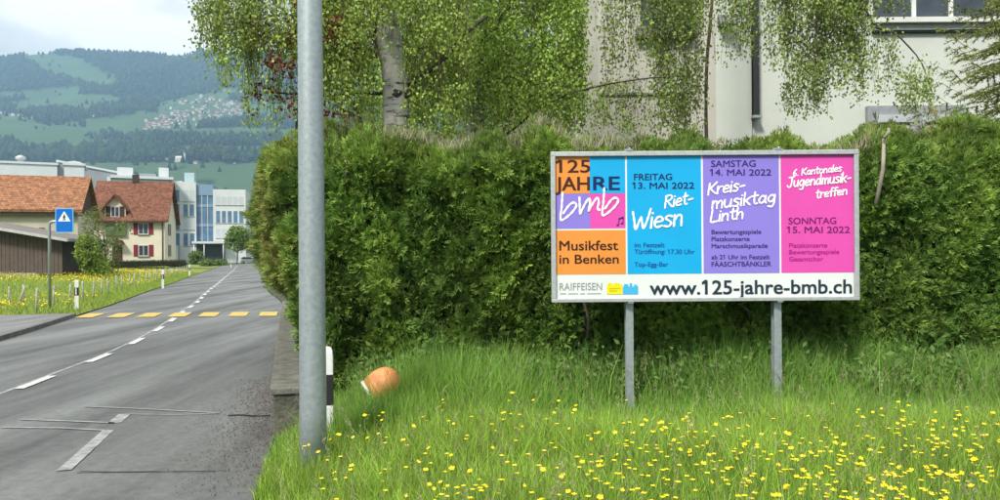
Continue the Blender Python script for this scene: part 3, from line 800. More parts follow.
# ------------------------------------------------------------------ houses
def window(parent, x, z, w, h, y, shutters=None, bars=1, frame_m=None, pane_m=None):
    """window centred at x,z in the wall plane y (front face looks to -y); shutters beside it"""
    fm = frame_m or M_WHITE_PLASTIC
    mb = MB(); t = 0.07
    mb.box(x - w / 2, x + w / 2, y - 0.05, y - 0.004, z - h / 2, z - h / 2 + t).box(x - w / 2, x + w / 2, y - 0.05, y - 0.004, z + h / 2 - t, z + h / 2)
    mb.box(x - w / 2, x - w / 2 + t, y - 0.05, y - 0.004, z - h / 2 + t + .001, z + h / 2 - t - .001).box(x + w / 2 - t, x + w / 2, y - 0.05, y - 0.004, z - h / 2 + t + .001, z + h / 2 - t - .001)
    for k in range(bars):
        xb = x - w / 2 + w * (k + 1) / (bars + 1); mb.box(xb - 0.03, xb + 0.03, y - 0.048, y - 0.005, z - h / 2 + t + .001, z + h / 2 - t - .001)
    o = mb.build('window', fm, parent)
    MB().box(x - w / 2 + t, x + w / 2 - t, y - 0.024, y - 0.006, z - h / 2 + t, z + h / 2 - t).build('pane', pane_m or M_GLASS, o)
    MB().box(x - w / 2 - 0.08, x + w / 2 + 0.08, y - 0.14, y - 0.003, z - h / 2 - 0.1, z - h / 2 - 0.003).build('sill', M_CONCRETE, o)
    if shutters:
        for sx in (-1, 1):
            xs = x + sx * (w / 2 + 0.28)
            MB().box(xs - 0.25, xs + 0.25, y - 0.06, y - 0.012, z - h / 2 - 0.03, z + h / 2 + 0.03).build('shutter', shutters, o)
    return o
def gable_roof(parent, w, d, ze, zr, over, m, th=0.22, overg=0.5, name='roof'):
    """ridge along x; front eave at y=0"""
    mb = MB(); sl = (zr - ze) / (d / 2); zo = ze - sl * over
    mb.prism([(-over, zo), (d / 2, zr), (d + over, zo), (d + over, zo + th), (d / 2, zr + th), (-over, zo + th)], 'x', -overg, w + overg)
    return mb.build(name, m, parent)
def gable_body(w, d, ze, zr):
    return MB().prism([(0, 0), (d, 0), (d, ze), (d / 2, zr - 0.02), (0, ze)], 'x', 0, w)

# cream house with the red shutters
HD = 92.0
hc = P(165, 262, HD); HR = R(15.4)
HW_, HDp = 8.0, 9.0
ux = Vector((math.cos(HR), math.sin(HR), 0)); org = Vector((hc.x, hc.y, 0.95)) - ux * HW_
hz0 = 0.95
house = thing('cream_house', 'cream house with steep brown-red tiled roof, gabled dormer and dark red shutters', 'house', org, HR)
ze, zr = 6.4 - hz0, 11.0 - hz0
gable_body(HW_, HDp, ze, zr).build('wall', M_CREAM, house)
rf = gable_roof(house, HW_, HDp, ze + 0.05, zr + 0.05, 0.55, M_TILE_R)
MB().box(3.6, 4.3, HDp / 2 - 0.3, HDp / 2 + 0.4, zr - 0.3, zr + 1.1).build('chimney', M_DARKWOOD, rf)
MB().box(-0.5, HW_ + 0.5, -0.66, -0.56, ze - 0.52, ze - 0.40).build('gutter', M_DARKWOOD, rf)
for zc in (4.15, 1.5):
    window(house, 5.6, zc, 1.15, 1.35, 0.0, M_RED, 1)
def side_window(z):
    mb = MB().box(HW_ + 0.004, HW_ + 0.05, 3.0, 4.0, z - 0.7, z + 0.7); o = mb.build('window', mat('grey_shutter', (0.25, 0.23, 0.24), 0.7), house)
    for y in (2.4, 4.05): MB().box(HW_ + 0.006, HW_ + 0.06, y, y + 0.5, z - 0.72, z + 0.72).build('shutter', mat('faded_shutter', (0.20, 0.15, 0.16), 0.7), o)
side_window(4.15); side_window(1.5)
# dormer
dm = gable_body(2.5, 3.6, ze + 1.0, ze + 1.0).mesh('dormer', M_CREAM)
bpy.data.meshes.remove(dm)
dz = ze + 1.35
do = MB().prism([(1.35, ze - 0.9), (3.65, ze - 0.9), (3.65, dz), (2.5, dz + 1.25), (1.35, dz)], 'y', -0.06, 3.2).build('dormer', M_CREAM, house)
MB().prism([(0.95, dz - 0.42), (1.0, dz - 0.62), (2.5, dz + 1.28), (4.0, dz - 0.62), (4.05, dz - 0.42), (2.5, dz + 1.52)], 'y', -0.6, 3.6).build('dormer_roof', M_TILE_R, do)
window(do, 2.5, ze + 0.75, 0.95, 1.25, -0.06, M_DARKWOOD, 1)
dr = MB().box(2.15, 3.25, -0.05, -0.004, 0.0, 2.15).build('door', mat('door_wood', (0.10, 0.035, 0.03), 0.6), house)
MB().box(2.3, 2.4, -0.1, -0.052, 1.0, 1.06).build('handle', M_GALV, dr)
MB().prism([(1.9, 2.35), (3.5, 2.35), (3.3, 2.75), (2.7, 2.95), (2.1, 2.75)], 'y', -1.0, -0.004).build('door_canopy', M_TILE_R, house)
MB().box(1.4, 3.7, -0.3, -0.005, 3.3, 4.6).build('balcony_screen', mat('green_screen', (0.10, 0.16, 0.06), 0.8, 0.3, 3), house)
MB().tube([(7.75, -0.1, 0), (7.75, -0.1, ze - 0.5)], 0.06, 6).build('downpipe', M_DARKWOOD, house)

# long house with the orange roof
BD_ = 76.0
c1 = P(78, 262, BD_)
o1 = R(20)
BW, BDp = 22.0, 10.0
ux = Vector((math.cos(o1), math.sin(o1), 0)); org = Vector((c1.x, c1.y, 0.8)) - ux * BW
barn = thing('orange_roof_house', 'long farmhouse with bright orange tiled roof behind the brown shed', 'house', org, o1)
gable_body(BW, BDp, 5.75, 9.25).build('wall', M_BEIGE, barn)
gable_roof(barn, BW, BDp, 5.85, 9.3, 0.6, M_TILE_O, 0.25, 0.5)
MB().box(-0.5, BW + 0.5, -0.45, -0.05, 5.05, 5.2).build('eaves_board', M_DARKWOOD, barn)
MB().prism([(0.3, 5.5), (BDp - 0.3, 5.5), (BDp / 2, 9.05)], 'x', BW + 0.004, BW + 0.1).build('gable_cladding', M_DARKWOOD, barn)
for x in (14.5, 18.0): window(barn, x, 3.2, 1.1, 1.3, 0.0, M_DARKWOOD, 1)

# brown shed
SD_ = 55.0
c2 = P(62.5, 274, SD_); o2 = R(6); SW, SDp = 9.5, 7.0; sz = 0.45
ux = Vector((math.cos(o2), math.sin(o2), 0)); org = Vector((c2.x, c2.y, sz)) - ux * SW
shed = thing('brown_shed', 'dark brown wooden shed with low grey sloping roof at the meadow edge', 'shed', org, o2)
hl, hr = 4.35, 2.62
sl = (hl - hr) / SW
M_SHEDWALL = rows_mat('brown_boards', (0.082, 0.062, 0.052), (0.125, 0.098, 0.082), 0.28, 'X', 0.85, 0.5)
M_SHEDSIDE = mat('dark_shed_boards', (0.05, 0.04, 0.035), 0.9, 0.25, 2)
nb = 34
core = MB().prism([(0, 0), (SW, 0), (SW, hr), (0, hl)], 'y', 0.05, SDp).build('wall', M_SHEDSIDE, shed)
for i in range(nb):
    x0, x1 = i * SW / nb, (i + 1) * SW / nb - 0.02
    if x1 < 2.0: continue
    yb = 0.0 + 0.012 * (i % 2)
    MB().prism([(x0, 0.02), (x1, 0.02), (x1, hl - sl * x1 - 0.01), (x0, hl - sl * x0 - 0.01)], 'y', yb, 0.046).build('board', M_SHEDWALL, core)
a0, a1 = -0.5, SW + 0.75
MB().prism([(a0, hl - sl * a0 + 0.02), (a1, hl - sl * a1 + 0.02), (a1, hl - sl * a1 + 0.12), (a0, hl - sl * a0 + 0.12)], 'y', -0.9, SDp + 0.5).build('roof', M_SHEDROOF, shed)
MB().prism([(a0, hl - sl * a0 - 0.08), (a1, hl - sl * a1 - 0.08), (a1, hl - sl * a1 + 0.13), (a0, hl - sl * a0 + 0.13)], 'y', -0.95, -0.903).build('fascia', mat('pale_fascia', (0.46, 0.46, 0.44), 0.7), shed)
MB().box(a1 + 0.003, a1 + 0.08, -0.9, SDp + 0.5, hl - sl * a1 - 0.06, hl - sl * a1 + 0.14).build('gutter', M_GALV, shed)
sb = P(15, 274.5, 53)
tag(MB().box(-3.2, 1.6, -0.25, 0.25, -0.2, 0.22).build('concrete_sill', M_CONCRETE), 'low pale concrete slab in front of the brown shed', 'slab').location = (sb.x, sb.y, 0.42)

# low dark hedge in front of the cream house is built with the plants below

# pale office building at the bend
OD = 178.0
oc1 = P(246, 263, OD); oo = R(14)
sc_ = OD / FPX
ux = Vector((math.cos(oo), math.sin(oo), 0)); OW = 18.2
org = Vector((oc1.x, oc1.y, 0)) - ux * OW
off = thing('office_building', 'pale four-storey office building with blue glazed stair tower at the road bend', 'building', org, oo)
OH = 18.6
M_OFF = mat('pale_panels', (0.60, 0.63, 0.63), 0.7, 0.06, 0.4)
MB().box(0, 7.2, 0, 14, 0, OH + 0.4).build('wall', M_OFF, off)
MB().box(7.2, 10.9, 0.8, 14, 0, OH - 0.1).build('glazed_tower', M_BLUEGLASS, off)
MB().box(10.9, OW, 0.3, 14, 0, OH - 1.2).build('wall', M_OFF, off)
for zb in (8.6, 13.2): MB().box(7.2, 10.9, 0.7, 0.796, zb, zb + 0.7).build('spandrel', mat('blue_panel', (0.20, 0.30, 0.42), 0.5), off)
MB().box(7.2, 10.9, 0.65, 0.796, OH - 2.6, OH - 0.1).build('spandrel', MATS['blue_panel'], off)
for xb in (8.4, 9.65): MB().box(xb - 0.07, xb + 0.07, 0.68, 0.79, 5.2, OH - 2.6).build('mullion', M_OFF, off)
for zc, hh in ((15.8, 2.7), (12.4, 2.9), (9.2, 2.7), (5.6, 3.0)):
    for k, xc in enumerate((1.7, 3.1, 4.9, 6.3)):
        dark = zc in (12.4, 5.6) or k < 2
        window(off, xc, zc, 1.1, hh, 0.0, None, 0, M_OFF, M_BLUEGLASS if dark else mat('pale_blind', (0.50, 0.55, 0.58), 0.5))
for zc, hh, pm in ((14.7, 2.0, MATS['pale_blind']), (10.9, 2.9, M_BLUEGLASS), (7.0, 2.2, MATS['pale_blind'])):
    for xc in (12.0, 13.3, 14.6, 15.9, 17.2):
        window(off, xc, zc, 1.0, hh, 0.3, None, 0, M_OFF, pm)
MB().box(6.6, 14.0, -2.6, 0.0, 4.6, 5.1).build('entrance_canopy', M_OFF, off)
MB().box(7.3, 13.5, -0.2, -0.01, 0.2, 4.5).build('entrance_glazing', M_GLASS, off)
for xb in (7.0, 9.2, 13.4): MB().tube([(xb, -2.3, 0), (xb, -2.3, 4.6)], 0.12, 8).build('canopy_column', M_OFF, off)
MB().box(0.5, 3.6, -3.0, -0.01, 0, 4.2).build('entrance_block', M_HALL_GREY, off)
MB().box(-1.0, 0.49, -2.6, -0.01, 0, 4.0).build('dark_doorway', M_BLACK_PLASTIC, off)
mbx = MB()
mbx.box(4.4, 6.6, 2, 5, OH + 0.4, OH + 2.8)
mbx.build('roof_lantern', mat('pale_glass', (0.42, 0.55, 0.58), 0.2), off)
MB().box(-2.2, 4.0, 1.0, 8, OH + 0.41, OH + 0.7).build('parapet', M_HALL, off)

# industrial halls
def hall(px0, px1, y_top, d, depth, label, m_front, m_roof, rz=R(27), name='industrial_hall', slope=0.0):
    a, b = P(px0, y_top, d), P(px1, y_top, d)
    t = thing(name, label, 'building', (a.x, d, 0.0), rz)
    kx = ray(px1, y_top)[0]; w = (kx * d - a.x) / (math.cos(rz) - kx * math.sin(rz)); h = (a.z + b.z) / 2
    MB().prism([(0, -0.1), (w, -0.1), (w, h - slope), (0, h)], 'y', 0, depth).build('wall', m_front, t)
    MB().prism([(-0.3, h + 0.003), (w + 0.3, h - slope + 0.003), (w + 0.3, h - slope + 0.6), (-0.3, h + 0.6)], 'y', -0.3, depth + 0.3).build('roof', m_roof, t)
    return t, w, h
t, w, h = hall(-60, 57, 160, 200, 60, 'long white industrial hall behind the orange roofed farmhouse', M_HALL, M_HALL)
MB().box(0.3, w - 0.3, -0.25, -0.02, h - 9, h - 8.6).build('cladding_joint', M_HALL_GREY, t)
for xv in (w - 9.5,):
    MB().lathe([(0.8, 0), (0.8, 1.6), (1.3, 1.7), (1.3, 2.4), (0.2, 2.9)], 12, c=(xv, 8, h + 0.4)).build('roof_vent', M_GALV2, t)
t, w, h = hall(57.5, 160, 161.5, 214, 50, 'grey industrial hall with roof sloping to the right, beside the white hall', M_HALL_GREY, M_HALL, slope=4.6)
MB().box(12.5, 17.5, -2.5, -0.01, h - 9.0, h - 4.0).build('roof_unit', M_HALL, t)
t, w, h = hall(64, 84, 165, 192, 12, 'round-topped white silo block between the two industrial halls', M_HALL, M_HALL, name='silo_block')
MB().prism([(0.2, h + 0.6), (w - 0.2, h + 0.6), (w - 0.9, h + 1.0), (w / 2, h + 1.25), (0.9, h + 1.0)], 'y', 0.2, 11).build('rounded_cap', M_HALL, t)
t, w, h = hall(112, 172, 177.5, 165, 18, 'flat-roofed grey workshop behind the cream house roof', M_HALL_GREY, M_HALL, name='workshop')
MB().box(9.6, 11.6, 3, 5, h + 0.6, h + 3.0).build('chimney', M_HALL, t)
MB().box(1.0, 4.2, 2, 5, h + 0.6, h + 2.6).build('roof_unit', M_HALL, t)
MB().box(5.6, 9.0, 4, 7, h + 0.6, h + 1.6).build('roof_unit', M_HALL_GREY, t)

# ------------------------------------------------------------------ white house behind the hedge
WHD = 16.5
def wx(px): return ray(px, 100)[0] * WHD
wh = thing('white_house', 'pale rendered modern house behind the hedge with dark downpipe', 'house', (0, WHD, 0))
M_WH2 = mat('shaded_render', (0.52, 0.50, 0.44), 0.9, 0.08, 1.2, 0.1, 60)  # left block: shade on the wall put into a beige-grey render colour
M_WH1 = mat('white_green_render', (0.60, 0.635, 0.575), 0.9, 0.04, 1.2, 0.1, 60)
x0, x1, x2 = wx(586), wx(598), wx(716)
x3, x4 = wx(757), wx(764)
MB().prism([(x0, 1.4), (x1, 0.0), (x2, 0.0), (x2, 8), (x0, 8)], 'z', 0, 9.4).build('wall', M_WH2, wh)
n = 10      # curved corner
mbc = MB(); vs = []
for k in range(n + 1):
    a = k / n; x = x2 + (x3 - x2) * a; y = 0.35 * math.sin(a * math.pi / 2) * a
    vs += [(x, y, 0), (x, y, 9.4)]
mbc.add(vs, [(2 * i, 2 * i + 2, 2 * i + 3, 2 * i + 1) for i in range(n)], 0, True)
mbc.build('curved_wall', M_WH1, wh)
MB().box(x3 + 0.002, x3 + 7.5, 0.45, 8, 0, 9.4).build('wall', M_WH1, wh)
dp = (wx(757.5) + wx(763.5)) / 2
MB().box(dp - 0.055, dp + 0.055, 0.22, 0.40, P(760, 113, WHD).z, 9.3).build('downpipe', mat('dark_pipe', (0.022, 0.024, 0.027), 0.5), wh)
MB().box(dp - 0.1, dp + 0.1, 0.18, 0.42, P(760, 116, WHD).z, P(760, 113.4, WHD).z).build('pipe_collar', M_GALV, wh)
# upper left window with sill
def zz(px, py): return P(px, py, WHD).z
MB().box(wx(641), wx(693), -0.03, -0.003, zz(665, 27), 7.4).build('window', M_GLASS, wh)
o = MB().box(wx(637), wx(694), -0.16, -0.004, zz(665, 37), zz(665, 27.5)).build('window_sill', M_CONCRETE, wh)
MB().box(wx(636), wx(695), -0.2, -0.004, zz(665, 40), zz(665, 37.3)).build('window_sill', M_DARKWOOD, wh)
MB().box(wx(598), wx(686), -0.05, -0.003, zz(640, 95), zz(640, 93)).build('ledge', M_CONCRETE, wh)
MB().prism([(-0.28, zz(727, 27)), (-0.003, zz(727, 27)), (-0.003, zz(727, 16)), (-0.1, zz(727, 16))], 'x', wx(718), wx(735)).build('vent_hood', mat('grey_hood', (0.20, 0.21, 0.21), 0.6), wh)
# right hand upper window band and grey frame below
wr = MB().box(wx(884), wx(1035), 0.40, 0.447, zz(950, 13), 8.2).build('window', M_GLASS, wh)
MB().box(wx(880), wx(1035), 0.22, 0.445, zz(950, 18.5), zz(950, 13.3)).build('window_sill', M_WHITE_WALL, wh)
MB().box(wx(882), wx(1035), 0.33, 0.446, zz(950, 25), zz(950, 18.8)).build('sill_band', mat('grey_band', (0.36, 0.38, 0.36), 0.7), wh)
MB().box(wx(882), wx(1035), 0.36, 0.446, zz(950, 27), zz(950, 25.3)).build('sill_band', M_BLACK_PLASTIC, wh)
for px in (924, 962): MB().box(wx(px) - 0.05, wx(px) + 0.05, 0.37, 0.399, zz(950, 13), 8.2).build('mullion', M_WHITE_PLASTIC, wh)
lw = MB().box(wx(875), wx(975), 0.33, 0.446, zz(920, 150), zz(920, 102.5)).build('lower_window_frame', mat('grey_frame', (0.30, 0.32, 0.34), 0.6), wh)
for a, b in ((884, 921), (930, 972)):
    q = MB().box(wx(a), wx(b), 0.30, 0.328, zz(920, 150), zz(920, 112)).build('pane', mat('pale_pane', (0.45, 0.48, 0.50), 0.25), lw)
    MB().box(wx(a + 3), wx(b), 0.28, 0.299, zz(920, 122), zz(920, 119.8)).build('pane_bar', M_BLACK_PLASTIC, q)
MB().box(x0 - 0.3, x3 + 7.8, -0.4, 8.3, 9.41, 9.7).build('roof', M_HALL_GREY, wh)

# neighbour's dark tiled roof left of the white house
nr = P(545, 130, 24)
nb_ = thing('neighbour_house', 'low house with dark tiled roof glimpsed left of the white house behind birch leaves', 'house', (P(500, 130, 24).x, 24, 0))
MB().prism([(0, 0), (8, 0), (8, 5.2), (0, 5.2)], 'x', 0, 3.6).build('wall', M_BEIGE, nb_)
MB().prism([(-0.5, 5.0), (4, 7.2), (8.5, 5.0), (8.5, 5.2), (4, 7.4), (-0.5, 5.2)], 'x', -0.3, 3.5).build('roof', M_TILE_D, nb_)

# ------------------------------------------------------------------ white parked car at the bend
cc = P(244.5, 262, 163)
M_CARW = mat('white_car_paint', (0.70, 0.71, 0.72), 0.25, 0.02, 2)
M_TYRE = mat('tyre', (0.02, 0.02, 0.02), 0.9)
car = thing('parked_car', 'small white car at the road bend, half hidden by the hedge', 'car', (cc.x + 1.0, cc.y, 0.02), R(8))
side = [(-2.05, 0.35), (2.05, 0.35), (2.1, 0.7), (1.9, 0.86), (1.15, 0.95), (0.55, 1.42), (-1.2, 1.46), (-1.85, 0.98), (-2.1, 0.85)]
body = MB().prism(side, 'y', -0.82, 0.82).build('body', M_CARW, car, 0.06)
MB().prism([(0.98, 0.98), (0.5, 1.36), (-1.12, 1.39), (-1.6, 0.98)], 'y', -0.835, -0.826).build('side_window', M_GLASS, body)
for x in (-1.28, 1.28):
    for y in (-0.84, 0.66):
        mbw = MB().prism([(x + 0.31 * math.cos(a), 0.31 + 0.31 * math.sin(a)) for a in np.linspace(0, 2 * math.pi, 17)[:-1]], 'y', y, y + 0.18)
        wv = mbw.build('wheel', M_TYRE, car)
        MB().prism([(x + 0.19 * math.cos(a), 0.31 + 0.19 * math.sin(a)) for a in np.linspace(0, 2 * math.pi, 13)[:-1]], 'y', y - 0.012, y - 0.002).build('rim', M_GALV2, wv)
for y in (-0.6, 0.6): MB().box(2.06, 2.12, y - 0.16, y + 0.16, 0.62, 0.74).build('headlight', M_REFLECT, car)

# ------------------------------------------------------------------ mountain, forest, hillside town
HX0, HX1 = -420, 1400
def hill_z(az, d):
    """az: tangent of azimuth; d: forward distance"""
    az = np.asarray(az, float); d = np.asarray(d, float)
    prof = np.interp(d, [900, 1150, 1500, 1850, 2300, 2750, 3200, 3700, 4150, 4500, 5200, 6000], [-2, 20, 105, 205, 335, 480, 650, 890, 1110, 1160, 1100, 900])
    x = az * d
    p = np.stack([x / 900, d / 900, np.zeros_like(x)], -1)
    big = fbm(p.reshape(-1, 3), 3, 4).reshape(x.shape) - 0.5
    p2 = np.stack([x / 260, d / 420, np.zeros_like(x) + 4], -1)
    small = fbm(p2.reshape(-1, 3), 9, 3).reshape(x.shape) - 0.5
    k = np.clip((d - 900) / 2600, 0, 1)
    return prof * (1.0 + 0.05 * (az + 0.55)) + k * (big * 150 + small * 95) * (1 - 0.35 * np.clip((d - 3600) / 700, 0, 1))
azs = (np.linspace(HX0, HX1, 261) - 500) / FPX
dds = np.linspace(900, 6000, 171)
A, D = np.meshgrid(azs, dds, indexing='ij')
Z = hill_z(A, D)
EY = HZ - (Z - CAM_H) / D * FPX + (A * FPX) * -0.0   # picture row of each point, before roll
AX = A * FPX + 500
EYR = EY - (AX - 500) * math.tan(ROLL)
def pasture(ax, ey):
    """1 where the hillside is grazed, 0 where it is wooded"""
    n = fbm(np.stack([ax.ravel() / 26, ey.ravel() / 9, np.zeros(ax.size)], -1), 21, 3).reshape(ax.shape) - 0.5
    def ell(cx, cy, rx, ry, rot=0.0):
        c, s = math.cos(rot), math.sin(rot); u = (ax - cx) * c + (ey - cy) * s; v = -(ax - cx) * s + (ey - cy) * c
        return 1.0 - np.sqrt((u / rx) ** 2 + (v / ry) ** 2)
    g = np.maximum.reduce([ell(70, 67, 52, 12, 0.28), ell(60, 103, 62, 8.5, -0.08), ell(45, 92, 40, 5, -0.1),
                           ell(150, 122, 190, 9.5, -0.10), ell(200, 112, 52, 20, -0.15), ell(230, 132, 120, 6, 0), ell(80, 143, 60, 5, 0), ell(215, 149, 60, 4, 0), ell(30, 129, 60, 6, 0),
                           ell(180, 56, 22, 4, 0), ell(12, 121, 30, 6, 0)])
    g = np.where(ax > 300, np.maximum(g, 1.2 * n * 2 - 0.1), g)
    g = np.where(ey > 162, np.maximum(g, 0.2), g)
    return (g + 1.1 * n) > 0.0
PA = pasture(AX, EYR).astype(float)
nA, nD = A.shape
verts = np.stack([A * D, D, Z], -1).reshape(-1, 3)
idx = np.arange(nA * nD).reshape(nA, nD)
quads = np.stack([idx[:-1, :-1], idx[1:, :-1], idx[1:, 1:], idx[:-1, 1:]], -1).reshape(-1, 4)
gn = fbm(verts / 120.0, 5, 3)[:, None]
grass_c = np.array([0.040, 0.078, 0.030]) * (0.75 + 0.5 * gn); wood_c = np.array([0.010, 0.019, 0.010]) * (0.7 + 0.6 * gn)
pc = PA.reshape(-1, 1); cols = grass_c * pc + wood_c * (1 - pc)
hill_m = leaf_mat('hillside', 0.0, 0.95, 0.1)
tag(link('mountain', np_mesh('mountain', verts, quads, None, hill_m, cols, True)), kind='structure')
# wood: thousands of small conical trees standing on the wooded slopes
NT = 60000
ta = (rng.uniform(-40, 620, NT) - 500) / FPX; td = 1500 + (4700 - 1500) * rng.random(NT) ** 0.8
tz = hill_z(ta, td)
te = HZ - (tz - CAM_H) / td * FPX - (ta * FPX) * math.tan(ROLL)
edge = rng.normal(0, 1.2, NT)
keep = (~pasture(ta * FPX + 500, te + edge)) & (te < 164)
keep |= rng.random(NT) < 0.012
ta, td, tz = ta[keep], td[keep], tz[keep]
nt = len(ta); hh = rng.uniform(14, 30, nt) * (0.8 + 0.4 * rng.random(nt)); rr = hh * rng.uniform(0.2, 0.36, nt)
conif = rng.random(nt) < 0.55
base = np.stack([ta * td, td, tz - 2], -1)
K = 5
ang = rng.random(nt)[:, None] * 6.28 + np.arange(K) * 2 * math.pi / K
ring1 = base[:, None, :] + np.stack([np.cos(ang) * rr[:, None], np.sin(ang) * rr[:, None], np.broadcast_to((hh * np.where(conif, .12, .45))[:, None], ang.shape)], -1)
ring2 = base[:, None, :] + np.stack([np.cos(ang + .5) * (rr * np.where(conif, .5, .75))[:, None], np.sin(ang + .5) * (rr * np.where(conif, .5, .75))[:, None], np.broadcast_to((hh * np.where(conif, .55, .8))[:, None], ang.shape)], -1)
top = base + np.stack([np.zeros(nt), np.zeros(nt), hh], -1)
vv = np.concatenate([ring1, ring2, top[:, None, :]], 1).reshape(-1, 3)
o_ = np.arange(nt)[:, None] * (2 * K + 1)
kk = np.arange(K); k2 = (kk + 1) % K
q = np.stack([o_ + kk, o_ + k2, o_ + K + k2, o_ + K + kk], -1).reshape(-1, 4)
tr = np.stack([o_ + K + kk, o_ + K + k2, np.broadcast_to(o_ + 2 * K, (nt, K))], -1).reshape(-1, 3)
tc_ = np.where(conif[:, None], np.array([0.008, 0.018, 0.011]), np.array([0.020, 0.036, 0.015])) * rng.uniform(0.6, 1.4, (nt, 1))
tag(link('far_forest', np_mesh('far_forest', vv, q, tr, hill_m, np.repeat(tc_, 2 * K + 1, 0))), 'dark bluish forest covering the mountain slopes', 'forest', kind='stuff')

# hillside town: every house its own object
def hill_at(px, py):
    az = (px - 500) / FPX; ds = np.linspace(1000, 4300, 900); zs = hill_z(np.full(900, az), ds)
    e = HZ - (zs - CAM_H) / ds * FPX - (px - 500) * math.tan(ROLL)
    k = int(np.argmin(np.abs(e - py))); return Vector((az * ds[k], ds[k], zs[k]))
town_m = [mat('town_wall_white', (0.52, 0.51, 0.48), 0.9, 0.05), mat('town_wall_cream', (0.44, 0.40, 0.33), 0.9, 0.05), mat('town_wall_grey', (0.32, 0.32, 0.32), 0.9, 0.05)]
roof_m = [mat('town_roof_grey', (0.13, 0.11, 0.10), 0.9, 0.1), mat('town_roof_red', (0.22, 0.10, 0.07), 0.9, 0.1)]
protos = []
for wm in range(3):
    for rm in range(2):
        mb = MB(); mb.prism([(0, -6), (11, -6), (11, 7), (5.5, 10), (0, 7)], 'x', -7, 7, 0)
        mb.prism([(-1, 6.4), (5.5, 10.1), (12, 6.4), (12, 7.1), (5.5, 10.8), (-1, 7.1)], 'x', -7.8, 7.8, 1)
        protos.append(mb.mesh('town_house', [town_m[wm], roof_m[rm]]))
tpos = []
while len(tpos) < 190:
    t = random.random(); px = 147 + 95 * t ** 0.8 + random.uniform(-3, 3)
    lo, hi = np.interp(px, [145, 170, 200, 240], [123, 109, 94, 88]), np.interp(px, [145, 170, 200, 240], [130, 130, 129, 128])
    py = random.triangular(lo, hi, (lo + hi) / 2 + 4)
    if px < 246: tpos.append((px, py))
for _ in range(26): tpos.append((random.uniform(4, 100), random.gauss(114, 3)))
for _ in range(22): tpos.append((random.uniform(150, 246), random.gauss(159, 2)))
for px, py in tpos:
    c = hill_at(px, py)
    o = link('town_house', random.choice(protos[:4] if random.random() < .75 else protos)); o.location = c; o.rotation_euler = (0, 0, random.uniform(-0.7, 0.7) + (math.pi / 2 if random.random() < .4 else 0))
    k = random.uniform(0.6, 1.15) * (0.75 if py > 150 else 1.0); o.scale = (k, k, k)
    tag(o, 'tiny pale gabled house among the village scattered over the distant hillside', 'house', 'houses of the distant hillside village')
cp_ = hill_at(185, 161)
ch = thing('church', 'small white church with pointed steeple in the valley below the village', 'church', cp_, 0.2)
MB().prism([(-6, -4), (6, -4), (6, 8), (0, 13), (-6, 8)], 'x', -22, -3).build('nave', town_m[0], ch)
MB().box(-3, 3, -3, 3, -4, 20).build('tower', town_m[0], ch)
MB().add([(-3.3, -3.3, 20.01), (3.3, -3.3, 20.01), (3.3, 3.3, 20.01), (-3.3, 3.3, 20.01), (0, 0, 33)], [(0, 1, 4), (1, 2, 4), (2, 3, 4), (3, 0, 4), (3, 2, 1, 0)]).build('steeple', roof_m[0], ch)
#__PART3__
# ------------------------------------------------------------------ foliage tools
M_LEAF = leaf_mat('leaf', 0.32)
M_NEEDLE = leaf_mat('thuja_spray', 0.25, 0.65, 0.2)
M_GRASS = leaf_mat('grass_blade', 0.35, 0.55, 0.25)
M_PETAL = mat('buttercup_petal', (0.88, 0.66, 0.012), 0.35, 0.08, 30)
M_STEM = mat('flower_stem', (0.10, 0.18, 0.03), 0.7)
M_BARK = mat('dark_bark', (0.07, 0.055, 0.045), 0.95, 0.4, 8, 0.6, 30)
M_DEADWOOD = mat('dead_wood', (0.34, 0.30, 0.24), 0.95, 0.25, 10)
def birch_bark():
    m = bpy.data.materials.new('birch_bark'); m.use_nodes = True
    n, l = m.node_tree.nodes, m.node_tree.links
    b = n['Principled BSDF']; b.inputs['Roughness'].default_value = 0.8; b.inputs['Specular IOR Level'].default_value = 0.2
    g = n.new('ShaderNodeNewGeometry'); mp = n.new('ShaderNodeMapping'); mp.inputs['Scale'].default_value = (3.0, 3.0, 14.0)
    l.new(g.outputs['Position'], mp.inputs['Vector'])
    t = n.new('ShaderNodeTexNoise'); t.inputs['Scale'].default_value = 1.5; t.inputs['Detail'].default_value = 6; t.inputs['Roughness'].default_value = 0.7; l.new(mp.outputs[0], t.inputs['Vector'])
    r = n.new('ShaderNodeValToRGB'); l.new(t.outputs['Fac'], r.inputs[0])
    e = r.color_ramp.elements; e[0].position = 0.36; e[0].color = (0.05, 0.045, 0.04, 1); e[1].position = 0.47; e[1].color = (0.44, 0.43, 0.39, 1)
    x = e.new(0.75); x.color = (0.58, 0.56, 0.51, 1)
    l.new(r.outputs[0], b.inputs['Base Color'])
    bp = n.new('ShaderNodeBump'); bp.inputs['Strength'].default_value = 0.5; bp.inputs['Distance'].default_value = 0.02; l.new(t.outputs['Fac'], bp.inputs['Height']); l.new(bp.outputs[0], b.inputs['Normal'])
    return m
M_BIRCH = birch_bark()
def unit(a): return a / np.maximum(np.linalg.norm(a, axis=-1, keepdims=True), 1e-9)
def rand_dir(n): return unit(rng.normal(size=(n, 3)))
def leaves_np(pos, size, hang=0.6, aspect=0.7):
    """rhombic leaves: hang 1 = tips point down; returns verts and quads"""
    n = len(pos)
    d = unit(rand_dir(n) * (1 - hang * 0.6) + np.array([0, 0, -1.0]) * hang)
    w = unit(np.cross(d, rand_dir(n))) ; s = np.broadcast_to(size, (n,))[:, None]
    nrm = np.cross(d, w)
    v = np.stack([pos, pos + d * s * 0.45 + w * s * aspect * 0.5 + nrm * s * 0.06, pos + d * s, pos + d * s * 0.45 - w * s * aspect * 0.5 + nrm * s * 0.06], 1).reshape(-1, 3)
    return v, np.arange(4 * n).reshape(n, 4)
